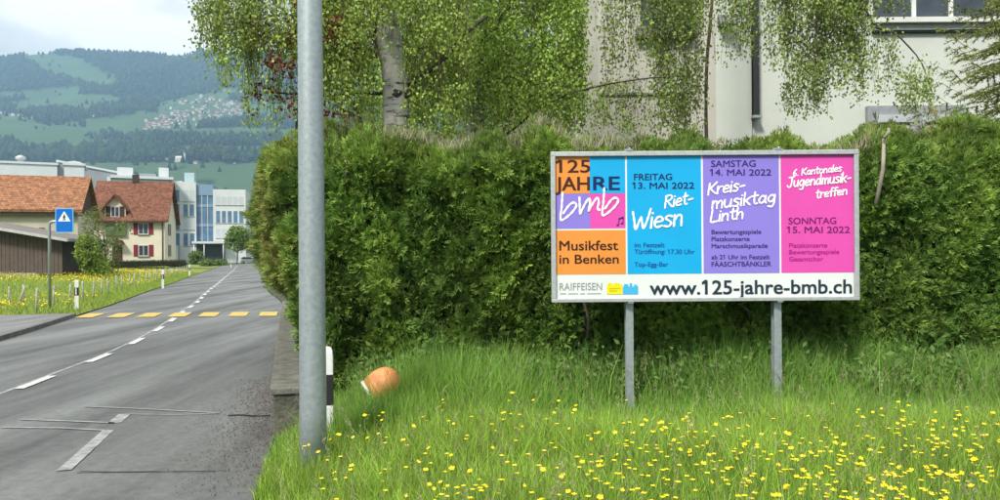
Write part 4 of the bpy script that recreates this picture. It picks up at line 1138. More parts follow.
def leaf_colors(n, base, var=0.35, yellow=0.15):
    c = 1.5 * np.array(base)[None] * rng.uniform(1 - var, 1 + var, (n, 1)); y = rng.random((n, 1)) ** 2 * yellow
    c[:, 0] += c[:, 1] * y[:, 0] * 1.2; return np.clip(c, 0.003, 0.9)
def leaf_obj(name, pos, size, base, parent, hang=0.6, aspect=0.7, var=0.35, yellow=0.15, material=None, tone=None):
    v, q = leaves_np(pos, size, hang, aspect); c = leaf_colors(len(pos), base, var, yellow)
    if tone is not None: c = c * tone[:, None]
    return link(name, np_mesh(name, v, q, None, material or M_LEAF, np.repeat(c, 4, 0)), parent)
def blob(c, r, n, noise=2.0, thr=0.42, seed=0):
    """leaf points through an ellipsoid, denser to the outside, with gaps"""
    c = np.array(c); r = np.array(r); out = []; got = 0
    while got < n:
        d = rand_dir(n); rad = rng.random(n) ** 0.45
        lump = 0.72 + 0.55 * fbm(d * 2.2 + c, seed + 3, 3)
        p = c + d * r * (rad * lump)[:, None]
        k = fbm(p * noise, seed, 3) > thr; out.append(p[k]); got += int(k.sum())
    return np.concatenate(out)[:n]

# ------------------------------------------------------------------ thuja hedge
hedge = thing('thuja_hedge', 'tall dense green thuja hedge running behind the billboard and along the road', 'hedge', (0, 0, 0))
FY = 7.75
side0 = np.array([-2.42, 8.25]); wd = np.array([WD.x, WD.y])
path = [np.array([10.5, FY + 0.1]), np.array([5.0, FY]), np.array([0.0, FY]), np.array([-1.75, FY - 0.02]), np.array([-2.08, FY + 0.08]), np.array([-2.32, FY + 0.28]), side0, side0 + wd * 3, side0 + wd * 9.0]
pl_ = np.array(path); seg = np.linalg.norm(np.diff(pl_, axis=0), axis=1); cum = np.concatenate([[0], np.cumsum(seg)])
SIDE_S = cum[6]
def path_pt(s): return np.stack([np.interp(s, cum, pl_[:, 0]), np.interp(s, cum, pl_[:, 1])], -1)
def path_n(s):
    t = path_pt(np.minimum(s + .15, cum[-1])) - path_pt(np.maximum(s - .15, 0)); t = t / np.linalg.norm(t, axis=1, keepdims=True)
    return np.stack([-t[:, 1], t[:, 0]], -1) * np.array([1.0, 1.0])
def bulge(s, z, top):
    side = np.clip((s - cum[4]) / (SIDE_S - cum[4]), 0, 1)
    b = 0.12 * np.sin(np.clip((z - 0.2) / 2.9, 0, 1) * math.pi)
    b -= (1 - side) * 0.42 * np.clip((0.85 - z) / 0.8, 0, 1)
    b += side * (0.04 - 0.70 * np.clip((1.62 - z) / 0.75, 0, 1))
    b -= 0.55 * np.clip((z - (top - 0.45)) / 0.45, 0, 1.2) ** 2
    return b
def hedge_top(s):
    p = np.stack([s * 0.9, np.zeros_like(s), np.zeros_like(s)], -1)
    p2 = np.stack([s * 3.1, np.zeros_like(s), np.ones_like(s)], -1)
    base = 2.98 + 0.12 * np.clip((s - 9) / 4, 0, 1)
    return base + 0.28 * (fbm(p, 41, 3) - 0.5) + 0.42 * (vnoise(p2, 43) - 0.5)
def hedge_surface(s, z):
    top = hedge_top(s); xy = path_pt(s); n = path_n(s)
    p3 = np.stack([xy[:, 0], xy[:, 1], z], -1)
    disp = 0.60 * (fbm(p3 * np.array([1.5, 1.5, 1.0]), 51, 3) - 0.5) + 0.58 * (fbm(p3 * np.array([3.4, 3.4, 2.2]), 57, 2) - 0.5)
    off = bulge(s, z, top) + disp
    p = np.stack([xy[:, 0] + n[:, 0] * off, xy[:, 1] + n[:, 1] * off, z], -1)
    return p, np.stack([n[:, 0], n[:, 1], np.zeros(len(n))], -1), disp
# outward normal check: the front must face the camera (-y)
if path_n(np.array([6.0]))[0, 1] > 0:
    _old = path_n
    path_n = lambda s: -_old(s)
# solid inner body, deep shade between the sprays put into its dark colour
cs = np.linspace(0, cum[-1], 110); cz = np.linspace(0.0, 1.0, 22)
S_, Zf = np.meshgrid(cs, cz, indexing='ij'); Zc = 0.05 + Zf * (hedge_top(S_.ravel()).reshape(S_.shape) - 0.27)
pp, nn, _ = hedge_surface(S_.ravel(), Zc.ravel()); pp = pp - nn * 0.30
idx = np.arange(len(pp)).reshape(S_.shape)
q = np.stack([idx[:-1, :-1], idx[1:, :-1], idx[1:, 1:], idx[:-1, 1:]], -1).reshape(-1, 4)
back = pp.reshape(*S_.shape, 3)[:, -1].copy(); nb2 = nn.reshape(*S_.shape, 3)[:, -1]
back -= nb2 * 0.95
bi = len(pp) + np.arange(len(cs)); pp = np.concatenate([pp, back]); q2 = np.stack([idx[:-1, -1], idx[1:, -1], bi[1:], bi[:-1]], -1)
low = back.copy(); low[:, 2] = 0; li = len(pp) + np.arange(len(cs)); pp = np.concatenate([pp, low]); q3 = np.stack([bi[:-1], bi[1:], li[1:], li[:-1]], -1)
link('shaded_core', np_mesh('shaded_core', pp, np.concatenate([q, q2, q3]), None, mat('hedge_inside_shade', (0.018, 0.020, 0.010), 0.95, 0.5, 9), None, True), hedge)
# sprays
def spray_mesh(pos, grow, face, size, cols):
    n = len(pos)
    e1 = unit(grow); e2 = unit(np.cross(face, e1)); e3 = np.cross(e1, e2)
    tpl = [(0.0, 0.0, 0.0, 1.0, 0.15), (0.10, 0.02, 0.60, 0.66, 0.12), (0.14, -0.02, -0.62, 0.62, 0.12), (0.36, 0.02, 0.52, 0.52, 0.11), (0.40, -0.02, -0.52, 0.50, 0.11), (0.62, 0.0, 0.46, 0.36, 0.10), (0.64, 0.0, -0.46, 0.34, 0.10)]
    vs = []
    for by, bx, a, ln, w in tpl:
        jit = rng.normal(0, 0.14, n)
        ca, sa = np.cos(a + jit)[:, None], np.sin(a + jit)[:, None]
        d = e1 * ca + e2 * sa; sd = -e1 * sa + e2 * ca
        b = e1 * by + e2 * bx
        curl = e3 * rng.normal(0, 0.10, (n, 1))
        s = size[:, None]
        vs.append(np.stack([pos + b * s, pos + (b + d * ln * 0.5 + sd * w * 0.5 + curl * 0.5) * s, pos + (b + d * ln + curl) * s, pos + (b + d * ln * 0.5 - sd * w * 0.5 + curl * 0.5) * s], 1))
    V = np.stack(vs, 1).reshape(-1, 3); k = len(tpl)
    return V, np.arange(len(V)).reshape(-1, 4), np.repeat(cols, 4 * k, 0)
NS = 98000
s_r = np.where(rng.random(NS) < 0.74, rng.uniform(2.0, SIDE_S, NS), rng.uniform(SIDE_S - 0.4, cum[-1] - 2.0, NS))
tp = hedge_top(s_r)
z_r = 0.12 + (tp - 0.10) * (rng.random(NS) ** 0.86)
keep = ~((z_r < 0.75) & (rng.random(NS) < 0.45))
s_r, z_r, tp = s_r[keep], z_r[keep], tp[keep]
pos, nrm, disp = hedge_surface(s_r, z_r)
n = len(pos)
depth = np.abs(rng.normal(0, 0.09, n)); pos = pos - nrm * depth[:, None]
topness = np.clip((z_r - (tp - 0.35)) / 0.35, 0, 1)
grow = nrm * rng.uniform(0.35, 1.0, (n, 1)) * (1 - 0.5 * topness[:, None]) + np.array([0, 0, 1]) * rng.uniform(-0.15, 0.75, (n, 1)) + np.array([0, 0, 0.8]) * topness[:, None] + rand_dir(n) * 0.55
face = unit(rand_dir(n) + nrm * 0.9 + np.array([0, 0, 0.4]))
size = rng.uniform(0.06, 0.145, n)
tone = fbm(pos * 1.7, 61, 3)
c = np.array([0.140, 0.245, 0.050])[None] * rng.uniform(0.65, 1.35, (n, 1)) * (0.7 + 0.6 * tone[:, None])
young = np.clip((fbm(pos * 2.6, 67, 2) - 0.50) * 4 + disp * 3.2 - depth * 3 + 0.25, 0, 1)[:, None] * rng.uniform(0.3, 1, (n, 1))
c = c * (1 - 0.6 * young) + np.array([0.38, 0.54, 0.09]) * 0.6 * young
side = np.clip((s_r - cum[4]) / (SIDE_S - cum[4]), 0, 1)
brown = (np.clip((fbm(pos * 2.1 + 9, 71, 3) - 0.40) * 4, 0, 1) * (0.14 + 0.70 * side) + 0.35 * side + 0.55 * topness * (rng.random(n) < 0.5))[:, None] * rng.uniform(0.2, 1.0, (n, 1))
brown = np.clip(brown, 0, 0.85)
c = c * (1 - brown) + np.array([0.24, 0.19, 0.062]) * brown
V, Q, C_ = spray_mesh(pos, grow, face, size, c)
link('foliage', np_mesh('foliage', V, Q, None, M_NEEDLE, C_), hedge)
# long bright shoots that stand out of the face
NB = 9000
s_r = np.where(rng.random(NB) < 0.78, rng.uniform(2.0, SIDE_S, NB), rng.uniform(SIDE_S - 0.4, cum[-1] - 3.0, NB)); z_r = 0.55 + (hedge_top(s_r) - 0.5) * rng.random(NB)
pos, nrm, disp = hedge_surface(s_r, z_r); kp = disp + rng.normal(0, 0.05, NB) > 0.0; pos, nrm, s_r = pos[kp], nrm[kp], s_r[kp]; NB = len(pos)
pos = pos - nrm * 0.04
grow = nrm * rng.uniform(0.6, 1.1, (NB, 1)) + np.array([0, 0, 1]) * rng.uniform(-0.1, 0.9, (NB, 1)) + rand_dir(NB) * 0.5
c = np.array([0.30, 0.43, 0.075])[None] * rng.uniform(0.6, 1.3, (NB, 1)); sd_ = (s_r > cum[4])[:, None] * rng.uniform(0, .8, (NB, 1)); c = c * (1 - sd_) + np.array([0.28, 0.23, 0.075]) * sd_
V, Q, C_ = spray_mesh(pos, grow, unit(rand_dir(NB) + nrm * 0.8), rng.uniform(0.09, 0.17, NB), c)
link('young_shoots', np_mesh('young_shoots', V, Q, None, M_NEEDLE, C_), hedge)
# flat top sprays
NT2 = 9000
s_r = rng.uniform(2.0, cum[-1] - 2, NT2); t_in = rng.uniform(0.2, 1.0, NT2)
pos, nrm, _ = hedge_surface(s_r, hedge_top(s_r) - 0.12); pos = pos - nrm * t_in[:, None] * 0.9
pos[:, 2] += rng.normal(0, 0.08, NT2)
grow = np.array([0, 0, 1.0]) + rand_dir(NT2) * 0.7
c = np.array([0.13, 0.19, 0.040])[None] * rng.uniform(0.6, 1.35, (NT2, 1)); br = (rng.random((NT2, 1)) < 0.35) * rng.uniform(0.3, 1, (NT2, 1))
c = c * (1 - br) + np.array([0.30, 0.23, 0.11]) * br
V, Q, C_ = spray_mesh(pos, grow, rand_dir(NT2), rng.uniform(0.08, 0.17, NT2), c)
link('top_foliage', np_mesh('top_foliage', V, Q, None, M_NEEDLE, C_), hedge)
# dry upright twigs along the cut top
NTW = 11000
s_r = np.concatenate([rng.uniform(2, 7.2, 5500), rng.uniform(9, 13, 5500)])
pos, nrm, _ = hedge_surface(s_r, hedge_top(s_r) - 0.10); pos = pos - nrm * rng.uniform(-0.05, 0.5, (NTW, 1))
keep = fbm(np.stack([s_r * 1.4, np.zeros(NTW), np.zeros(NTW)], -1), 77, 3) > 0.53; pos = pos[keep]; NTW = len(pos)
d = unit(np.array([0, 0, 1.0]) + rand_dir(NTW) * 0.5); L_ = rng.uniform(0.08, 0.26, (NTW, 1)); w = unit(np.cross(d, rand_dir(NTW))) * 0.0055
V = np.stack([pos - w, pos + w, pos + d * L_], 1).reshape(-1, 3)
o = link('dry_twigs', np_mesh('dry_twigs', V, None, np.arange(3 * NTW).reshape(-1, 3), M_NEEDLE, np.repeat(np.array([0.50, 0.44, 0.33])[None] * rng.uniform(0.5, 1.2, (NTW, 1)), 3, 0)), hedge); o['kind'] = 'stuff'
# bare stems that show through
for (pa, pb, d, r_) in (((876, 204), (884, 138), 7.45, 0.022), ((884, 138), (888, 128), 7.4, 0.018), ((640, 345), (663, 300), 7.65, 0.03), ((655, 350), (700, 296), 7.75, 0.028), ((670, 340), (662, 305), 7.7, 0.022),
                        ((588, 340), (583, 300), 7.7, 0.02), ((344, 180), (345, 160), 7.5, 0.010), ((750, 320), (738, 304), 7.6, 0.02)):
    a, b = P(*pa, d), P(*pb, d); m_ = (a + b) / 2 + Vector((0.03, 0.0, 0.02))
    MB().tube([a, m_, b], [r_, r_ * 0.9, r_ * 0.7], 7).build('stem', M_DEADWOOD if pa[1] < 260 else M_BARK, hedge)

# ------------------------------------------------------------------ birches
def trunk_tube(pts, rad, mname, m, parent, n=14):
    cp = catmull([Vector(p) for p in pts], 0.25); L_ = np.linspace(0, 1, len(cp)); r_ = list(np.interp(L_, np.linspace(0, 1, len(rad)), rad))
    r_ = [q * (1 + 0.07 * math.sin(i * 1.9) + 0.04 * math.sin(i * 3.1)) for i, q in enumerate(r_)]
    return MB().tube(cp, r_, n).build(mname, m, parent)
def strands(regions):
    """hanging twigs; each region: px0, px1, bottom y range, top y range, depth range, count, leaf spacing -> leaf points, twig ribbons"""
    pts, tv = [], []
    for (x0, x1, yb0, yb1, yt0, yt1, d0, d1, cnt, sp) in regions:
        for _ in range(cnt):
            px = rng.uniform(x0, x1); d = rng.uniform(d0, d1)
            b = P(px, rng.uniform(yb0, yb1), d); zt = P(px, rng.uniform(yt0, yt1), d).z
            L_ = max(0.3, zt - b.z); k = max(3, int(L_ / sp)); t = np.linspace(0, 1, k)
            swx, swy = rng.normal(0, 0.10), rng.normal(0, 0.10); ph = rng.random() * 6.28
            x = b.x + swx * (1 - t) ** 2 * -1 + 0.035 * np.sin(t * 9 + ph); y = b.y + swy * (1 - t) ** 2 + 0.035 * np.cos(t * 8 + ph); z = b.z + L_ * (1 - t)
            line = np.stack([x, y, z], -1); pts.append(np.repeat(line, 2, 0) + rng.normal(0, 0.055, (2 * k, 3))); tv.append(line[::3] if k > 6 else line)
    return np.concatenate(pts), tv
def ribbons(name, lines, w, m, parent, col=(0.07, 0.05, 0.035)):
    V, Q, b = [], [], 0
    for ln in lines:
        k = len(ln)
        if k < 2: continue
        a = rng.random() * 3.14; off = np.array([math.cos(a), math.sin(a) * 0.5, 0]) * w
        V.append(np.stack([ln - off, ln + off], 1).reshape(-1, 3)); i = np.arange(k - 1) * 2 + b; Q.append(np.stack([i, i + 1, i + 3, i + 2], -1)); b += 2 * k
    V = np.concatenate(V); return link(name, np_mesh(name, V, np.concatenate(Q), None, m, np.repeat(np.array(col)[None], len(V), 0)), parent)
def birch(label, trunk_pts, trunk_r, limbs, regions, upper, leaf_base, leaf_size=0.044, bark=None, gap=0.43):
    base = trunk_pts[0]
    t = thing('birch_tree', label, 'tree', base, 0, 'birches behind the hedge')
    o = Vector(base)
    trunk_tube([Vector(p) - o for p in trunk_pts], trunk_r, 'trunk', bark or M_BIRCH, t)
    for pts, r0, r1 in limbs:
        trunk_tube([Vector(p) - o for p in pts], [r0, (r0 + r1) / 2, r1], 'limb', M_BARK, t, 8)
    lp, tw = strands(regions)
    allp = [lp] + [blob(*u) for u in upper]
    p = np.concatenate(allp); p = p[(fbm(p * 1.9, 85, 3) > gap) | (rng.random(len(p)) < 0.12)] - np.array(o)
    tone = 0.35 + 1.3 * fbm(p * 1.7, 81, 3)
    cr = leaf_obj('crown', p, rng.uniform(0.7, 1.25, len(p)) * leaf_size, leaf_base, t, 0.75, 0.78, 0.35, 0.12, tone=tone)
    ribbons('hanging_twigs', [l - np.array(o) for l in tw], 0.0028, M_LEAF, cr)
    return t
d1 = 10.5
b1 = birch('birch with thick pale leaning trunk and dark side limb behind the left hedge', [(P(392, 200, d1).x, d1, 0.1), P(394, 260, d1), P(396, 130, d1), P(396, 80, d1), P(384, 20, d1), P(380, -60, d1), P(388, -300, d1)], [0.24, 0.2, 0.19, 0.16, 0.12],
      [([P(396, 92, d1), P(425, 74, d1 - .15), P(442, 60, d1 - .2), P(470, 30, d1 - .2), P(488, 16, d1 - .2)], 0.045, 0.02), ([P(392, 93, d1), P(360, 94, d1 - .1), P(318, 95, d1 - .1), P(262, 92, d1 - .1)], 0.025, 0.012),
       ([P(384, 0, d1), P(350, -60, d1), P(280, -90, d1 - .3), P(215, -60, d1 - .5)], 0.07, 0.02), ([P(364, 130, d1 - .3), P(352, 100, d1 - .3), P(343, 82, d1 - .3)], 0.03, 0.022), ([P(372, -30, d1), P(376, 0, d1 - .1), P(374, 40, d1 - .2)], 0.03, 0.015)],
      [(196, 250, 18, 60, -150, -10, 9.4, 10.8, 69, .034), (216, 262, 50, 92, -110, 0, 9.6, 11, 39, .036), (205, 235, 70, 80, -40, 20, 9.6, 10.4, 7, .05), (245, 330, 40, 130, -140, 40, 9.6, 11.4, 180, .033), (318, 378, 40, 130, -140, 30, 9.6, 11.4, 157, .033),
       (378, 405, 20, 52, -140, -20, 9.6, 10.4, 30, .033), (405, 470, 60, 134, -140, 60, 9.9, 11.6, 202, .033)],
      [((P(330, -140, d1).x, d1, 6.6), (2.4, 1.6, 1.6), 5000), ((P(430, -200, d1).x, d1, 7.6), (2.2, 2.0, 2.0), 5000)], (0.185, 0.270, 0.052), gap=0.44)
bo = Vector(b1.location)
for (pa, pb, r_) in (((391, 96), (402, 93), 0.085), ((405, 98), (411, 90), 0.05), ((394, 120), (396, 108), 0.05)):
    a, b = P(*pa, d1 - 0.13) - bo, P(*pb, d1 - 0.13) - bo
    MB().tube([a, (a + b) / 2 + Vector((0, -0.02, 0)), b], [r_ * .5, r_, r_ * .6], 8).build('bark_scar', M_BARK, b1)
d2 = 13.0
birch('slender birch with faint pale trunk in the dense green foliage behind the hedge', [(P(480, 200, d2).x, d2, 0.1), P(478, 250, d2), P(474, 110, d2), P(470, 40, d2), P(468, -60, d2), P(472, -260, d2)], [0.19, 0.17, 0.13, 0.09],
      [([P(470, 60, d2), P(500, 20, d2 - .2), P(540, -40, d2 - .3), P(580, -60, d2 - .3)], 0.05, 0.02), ([P(500, 140, d2), P(545, 105, d2 - .8), P(590, 88, d2 - 1), P(650, 78, d2 - 1.0), P(690, 76, d2 - 1)], 0.022, 0.01)],
      [(440, 585, 60, 136, -130, 50, 12.0, 14.2, 322, .036), (500, 583, 10, 60, -130, -10, 12, 13.6, 90, .036), (490, 580, 90, 138, 40, 90, 11.8, 13, 90, .036), (380, 470, 40, 136, -100, 40, 13.0, 14.5, 135, .038)],
      [((P(480, -180, d2).x, d2, 8.4), (2.6, 2.2, 2.0), 6000)], (0.195, 0.300, 0.055), 0.052, gap=0.36)
d3 = 12.6
birch('weeping birch trailing leafy twigs in front of the white house', [(P(707, 200, d3).x, d3 + .8, 0.1), P(707, 200, d3 + .8), P(706, 118, d3 + .8), P(707, 60, d3 + .8), P(712, 0, d3 + .8), P(722, -200, d3 + .6)], [0.036, 0.032, 0.028, 0.024],
      [([P(716, -60, d3 + .8), P(780, -120, d3 + .2), P(835, -40, d3), P(866, 10, d3 - .2), P(877, 28, d3 - .2), P(893, 32, d3 - .3), P(910, 48, d3 - .3), P(922, 64, d3 - .3), P(932, 92, d3 - .3)], 0.03, 0.009),
       ([P(716, -90, d3 + .8), P(680, -110, d3), P(640, -60, d3)], 0.04, 0.015), ([P(716, -100, d3 + .8), P(760, -60, d3), P(800, -30, d3 - .3)], 0.04, 0.012)],
      [(597, 640, 30, 130, -80, 0, 12, 13.4, 22, .07), (603, 632, 20, 70, -80, -10, 12.2, 13, 12, .055), (640, 690, 30, 70, -90, -10, 11.8, 13.2, 66, .042), (655, 702, 70, 135, -90, 40, 11.8, 13.2, 69, .042), (590, 700, 105, 138, 75, 105, 11.6, 13, 112, .040), (690, 760, 25, 66, -90, -10, 12, 13.2, 30, .046),
       (735, 752, 20, 60, -90, -10, 12, 13, 15, .04), (762, 790, 40, 75, -90, -10, 12, 13.2, 30, .05), (785, 830, 60, 118, -90, -10, 12, 13.2, 72, .042), (820, 870, 30, 88, -90, -10, 12, 13.2, 93, .042), (838, 876, 60, 105, -20, 30, 12, 13, 24, .05),
       (876, 900, 60, 96, 30, 40, 12, 12.6, 12, .05), (898, 934, 90, 124, 55, 84, 12, 12.6, 30, .038), (845, 905, -10, 20, -90, -30, 12, 13.2, 45, .045)],
      [((P(740, -210, d3).x, d3, 6.6), (2.6, 1.4, 1.2), 4000)], (0.140, 0.205, 0.048), 0.050, mat('brown_bark', (0.20, 0.165, 0.13), 0.95, 0.4, 9, 0.5, 30), gap=0.43)

# dark red leaved tree
rt = Vector((P(300, 100, 11.6).x, 11.6, 0.1))
red = thing('copper_tree', 'small tree with dark wine red leaves behind the lamp post', 'tree', rt)
trunk_tube([(0, 0, 0), (0.05, 0, 1.5), (-0.05, 0, 3.0), (0.1, 0, 5.2)], [0.09, 0.08, 0.06, 0.03], 'trunk', M_BARK, red, 8)
rp = []
for px, py, r_, k in ((300, 30, 0.75, 900), (285, 70, 0.5, 450), (262, 100, 0.45, 420), (335, 25, 0.55, 650), (355, 45, 0.5, 600), (335, 125, 0.55, 600), (305, 110, 0.5, 420), (260, 35, 0.5, 260), (320, -60, 1.2, 1200)):
    c = P(px, py, 9.8 + rng.uniform(-.3, .5)); rp.append(blob((c.x, c.y, c.z), (r_ * .62, r_ * .6, r_ * .5), k // 4, 3.2, 0.47))
rp = np.concatenate(rp) - np.array(rt)
leaf_obj('crown', rp, rng.uniform(0.045, 0.075, len(rp)), (0.12, 0.022, 0.024), red, 0.4, 0.7, 0.4, 0.3)

# spruce at the right edge
sx = P(1022, 100, 9.6)
spr = thing('spruce_tree', 'young spruce with yellow-green drooping twigs at the right edge behind the hedge', 'tree', (sx.x, 9.6, 0.1))
trunk_tube([(0, 0, 0), (0, 0, 3.5), (0.02, 0, 8.5)], [0.12, 0.08, 0.015], 'trunk', M_BARK, spr, 8)
npos, ndir, tws = [], [], []
for z in np.arange(1.2, 8.4, 0.27):
    ln = 1.55 * (1 - (z / 8.9)) ** 0.75 + 0.12
    for k in range(8):
        a = k * 0.785 + z * 2.3 + rng.normal(0, .15); l_ = ln * rng.uniform(0.75, 1.15)
        t = np.linspace(0, 1, 9)[:, None]
        dh = np.array([math.cos(a), math.sin(a), 0])
        br = np.array([0, 0, z]) + dh * l_ * t + np.array([0, 0, 1.0]) * (-0.28 * l_ * np.sin(t * 2.4) + 0.16 * l_ * t ** 3)
        tws.append(br)
        for i in range(1, 9):
            for sgn in (-1, 1):
                lt = (0.42 * l_ * (1 - i / 10.5)) * rng.uniform(0.6, 1.1)
                sd = np.array([-dh[1], dh[0], 0]) * sgn; dr = unit(dh * 0.75 + sd * 0.8 + np.array([0, 0, -0.22 + rng.normal(0, .12)]))
                m_ = max(3, int(lt / 0.022)); tt = np.linspace(0.0, 1, m_)[:, None]; ln2 = br[i] + dr * lt * tt + np.array([0, 0, -0.10 * lt]) * tt ** 2
                tws.append(ln2[::max(1, m_ // 3)]); npos.append(ln2); ndir.append(np.repeat(dr[None], m_, 0))
npos, ndir = np.concatenate(npos), np.concatenate(ndir)
npos = np.repeat(npos, 4, 0); ndir = np.repeat(ndir, 4, 0); nn_ = len(npos)
d = unit(ndir * 0.8 + rand_dir(nn_) * 0.8); w = unit(np.cross(d, rand_dir(nn_))) * 0.0075; L_ = rng.uniform(0.03, 0.065, (nn_, 1))
V = np.stack([npos - w, npos + w, npos + d * L_], 1).reshape(-1, 3)
cc_ = np.array([0.26, 0.30, 0.09])[None] * rng.uniform(0.5, 1.4, (nn_, 1))
cr = link('crown', np_mesh('crown', V, None, np.arange(3 * nn_).reshape(-1, 3), M_NEEDLE, np.repeat(cc_, 3, 0)), spr)
ribbons('twigs', tws, 0.006, M_LEAF, cr, (0.10, 0.07, 0.045))

# trees and bushes left of the road
def leafy_tree(name, label, cat, base, lobes, n, size, col, trunk=None, hang=0.3, thr=0.42, group=None):
    t = thing(name, label, cat, base, 0, group); o = np.array(base)
    if trunk:
        h, r_ = trunk; trunk_tube([(0, 0, -0.1), (0.03 * h, 0, h * 0.5), (-0.02 * h, 0.02, h)], [r_, r_ * .8, r_ * .4], 'trunk', M_BARK, t, 8)
        for k in range(5):
            a = k * 1.3; MB().tube([(0.02 * h, 0, h * .55), (math.cos(a) * h * .16, math.sin(a) * h * .16, h * .8), (math.cos(a) * h * .3, math.sin(a) * h * .3, h * 1.0)], [r_ * .5, r_ * .3, r_ * .12], 6).build('limb', M_BARK, t)
    p = np.concatenate([blob(c, r_, int(n * w), 1.4 / max(r_[0], .4), thr) for c, r_, w in lobes]) - o
    tone = 0.6 + 0.8 * fbm(p * 1.1, 91, 3)
    leaf_obj('crown', p, rng.uniform(0.7, 1.3, len(p)) * size, col, t, hang, 0.75, 0.3, 0.15, tone=tone)
    return t
gq = P(455, 262, 19.0)
leafy_tree('garden_tree', 'broad fresh green garden tree filling the background behind the two left birches', 'tree', (gq.x, 19, 0.1),
           [((P(p_, y_, 19).x, 19 + o_, P(p_, y_, 19).z), (1.5, 1.0, 1.25), .2) for p_, y_, o_ in ((372, 92, .2), (430, 70, .5), (486, 96, 0), (540, 104, .4), (450, 130, 0))], 15000, 0.085, (0.13, 0.20, 0.04), (3.0, 0.12), 0.4, 0.38)
q1 = P(85, 276, 52.0)
leafy_tree('leafy_bush', 'bright yellow-green bush against the brown shed corner', 'bush', (q1.x, 52, 0.45), [((P(87, 255, 52).x, 52, P(87, 252, 52).z), (0.85, .8, 1.3), .6), ((P(95, 262, 52).x, 52.2, P(95, 264, 52).z), (0.8, .8, 0.9), .4)], 2600, 0.17, (0.13, 0.20, 0.035))
q2 = P(104, 274, 56.0)
leafy_tree('leafy_tree', 'loose dark green tree between the brown shed and the cream house', 'tree', (q2.x, 56, 0.5), [((P(97, 226, 56).x, 56, P(97, 224, 56).z), (1.1, 1.0, 1.4), .3), ((P(110, 246, 56).x, 56, P(110, 248, 56).z), (0.9, 0.9, 1.2), .2), ((P(105, 262, 56).x, 56, P(105, 262, 56).z), (1.1, .9, 1.0), .3), ((P(122, 232, 56).x, 56, P(122, 232, 56).z), (0.8, .8, 0.9), .1)], 2300, 0.15, (0.095, 0.125, 0.036), (3.4, 0.08), 0.3, 0.52)
q3 = P(237, 262, 158.0)
leafy_tree('street_tree', 'small round green tree at the road bend before the office building', 'tree', (q3.x, 158, 0.0), [((P(238, 238, 158).x, 158, P(238, 238, 158).z), (2.6, 2.4, 2.9), 1.0)], 2200, 0.5, (0.095, 0.165, 0.03), (4.2, 0.14))
q4 = P(199, 266, 120)
leafy_tree('roadside_bush', 'low green bush beside the grey entrance block of the office', 'bush', (P(196, 266, 150).x, 150, 0.1), [((P(196, 256, 150).x, 150, 1.4), (1.5, 1.3, 1.6), 1)], 900, 0.4, (0.08, 0.125, 0.03))
# clipped dark hedge before the cream house
hq = P(149, 270, 74)
lh = thing('clipped_hedge', 'long low dark clipped hedge on the lawn in front of the cream house', 'hedge', (hq.x, hq.y, 0.75), HR)
MB().box(-3.3, 3.3, -0.35, 0.35, 0.0, 0.5).build('shaded_core', mat('hedge_inside_shade', (0.02, 0.02, 0.01)), lh)  # solid box, shade inside the hedge put into its dark colour
hp = np.stack([rng.uniform(-3.4, 3.4, 5000), rng.uniform(-0.45, 0.45, 5000), rng.uniform(0, 0.62, 5000)], -1)
leaf_obj('foliage', hp, 0.09, (0.035, 0.05, 0.02), lh, 0.0)
# scrub along the far left roadside and distant trees before the halls
for i, (px, py, d, r_) in enumerate(((178, 270, 105, 0.8), (207, 267, 118, 0.9), (214, 266, 126, 1.0), (221, 265.5, 134, 0.9))):
    c = P(px, py, d)
    leafy_tree('roadside_shrub', ['low weedy shrub by the roadside, nearest of four before the office', 'low weedy shrub by the roadside, second of four before the office', 'low weedy shrub by the roadside, third of four before the office', 'low weedy shrub by the roadside, farthest of four before the office'][i],
               'shrub', (c.x, d, 0.05), [((c.x, d, 0.55), (r_ * 1.6, r_, r_ * .7), 1)], 500, 0.3, (0.08, 0.13, 0.03), group='low shrubs along the far roadside')

# ------------------------------------------------------------------ verge grass
def blades(x, y, z, h, w, lean, cols):
    n = len(x); a = rng.random(n) * 6.283; la = rng.random(n) * 6.283
    side = np.stack([np.cos(a), np.sin(a), np.zeros(n)], -1) * (w / 2)[:, None]
    ld = np.stack([np.cos(la), np.sin(la), np.zeros(n)], -1)
    b = np.stack([x, y, z], -1); up_ = np.array([0, 0, 1.0])
    m1 = b + up_ * (h * 0.5)[:, None] + ld * (h * lean * 0.22)[:, None]; t_ = b + up_ * (h * (1 - 0.25 * lean))[:, None] + ld * (h * lean * 0.8)[:, None]
    V = np.stack([b - side, b + side, m1 + side * 0.8, m1 - side * 0.8, t_], 1).reshape(-1, 3)
    o_ = np.arange(n)[:, None] * 5
    return V, np.concatenate([o_ + 0, o_ + 1, o_ + 2, o_ + 3], 1), np.concatenate([o_ + 3, o_ + 2, o_ + 4], 1), np.repeat(cols, 5, 0)
NG = 230000
gy = 2.9 + (7.95 - 2.9) * rng.random(NG) ** 0.9
gx0 = np.interp(gy, VY, VX) + 0.0
gx1 = 0.70 * gy + 1.3
gx = gx0 + (gx1 - gx0) * rng.random(NG)
edge = gx - gx0
in_wall = (gy > 6.95) & (gx < -1.78 - 0.282 * (gy - 7.05))
in_road = edge < 0.06 * fbm(np.stack([gy * 3, gx * 0, gx * 0], -1), 5, 2)
keep = ~(in_wall | in_road); gx, gy, edge = gx[keep], gy[keep], edge[keep]; NG = len(gx)
p2 = np.stack([gx, gy, np.zeros(NG)], -1)
tall = np.clip((gy - np.interp(gx, [-1.6, -0.2, 0.6, 6], [6.05, 6.2, 6.7, 6.75])) / 0.6, 0, 1)
lush = np.clip((fbm(p2 * 1.3, 31, 3) - 0.35) * 2.5, 0, 1)
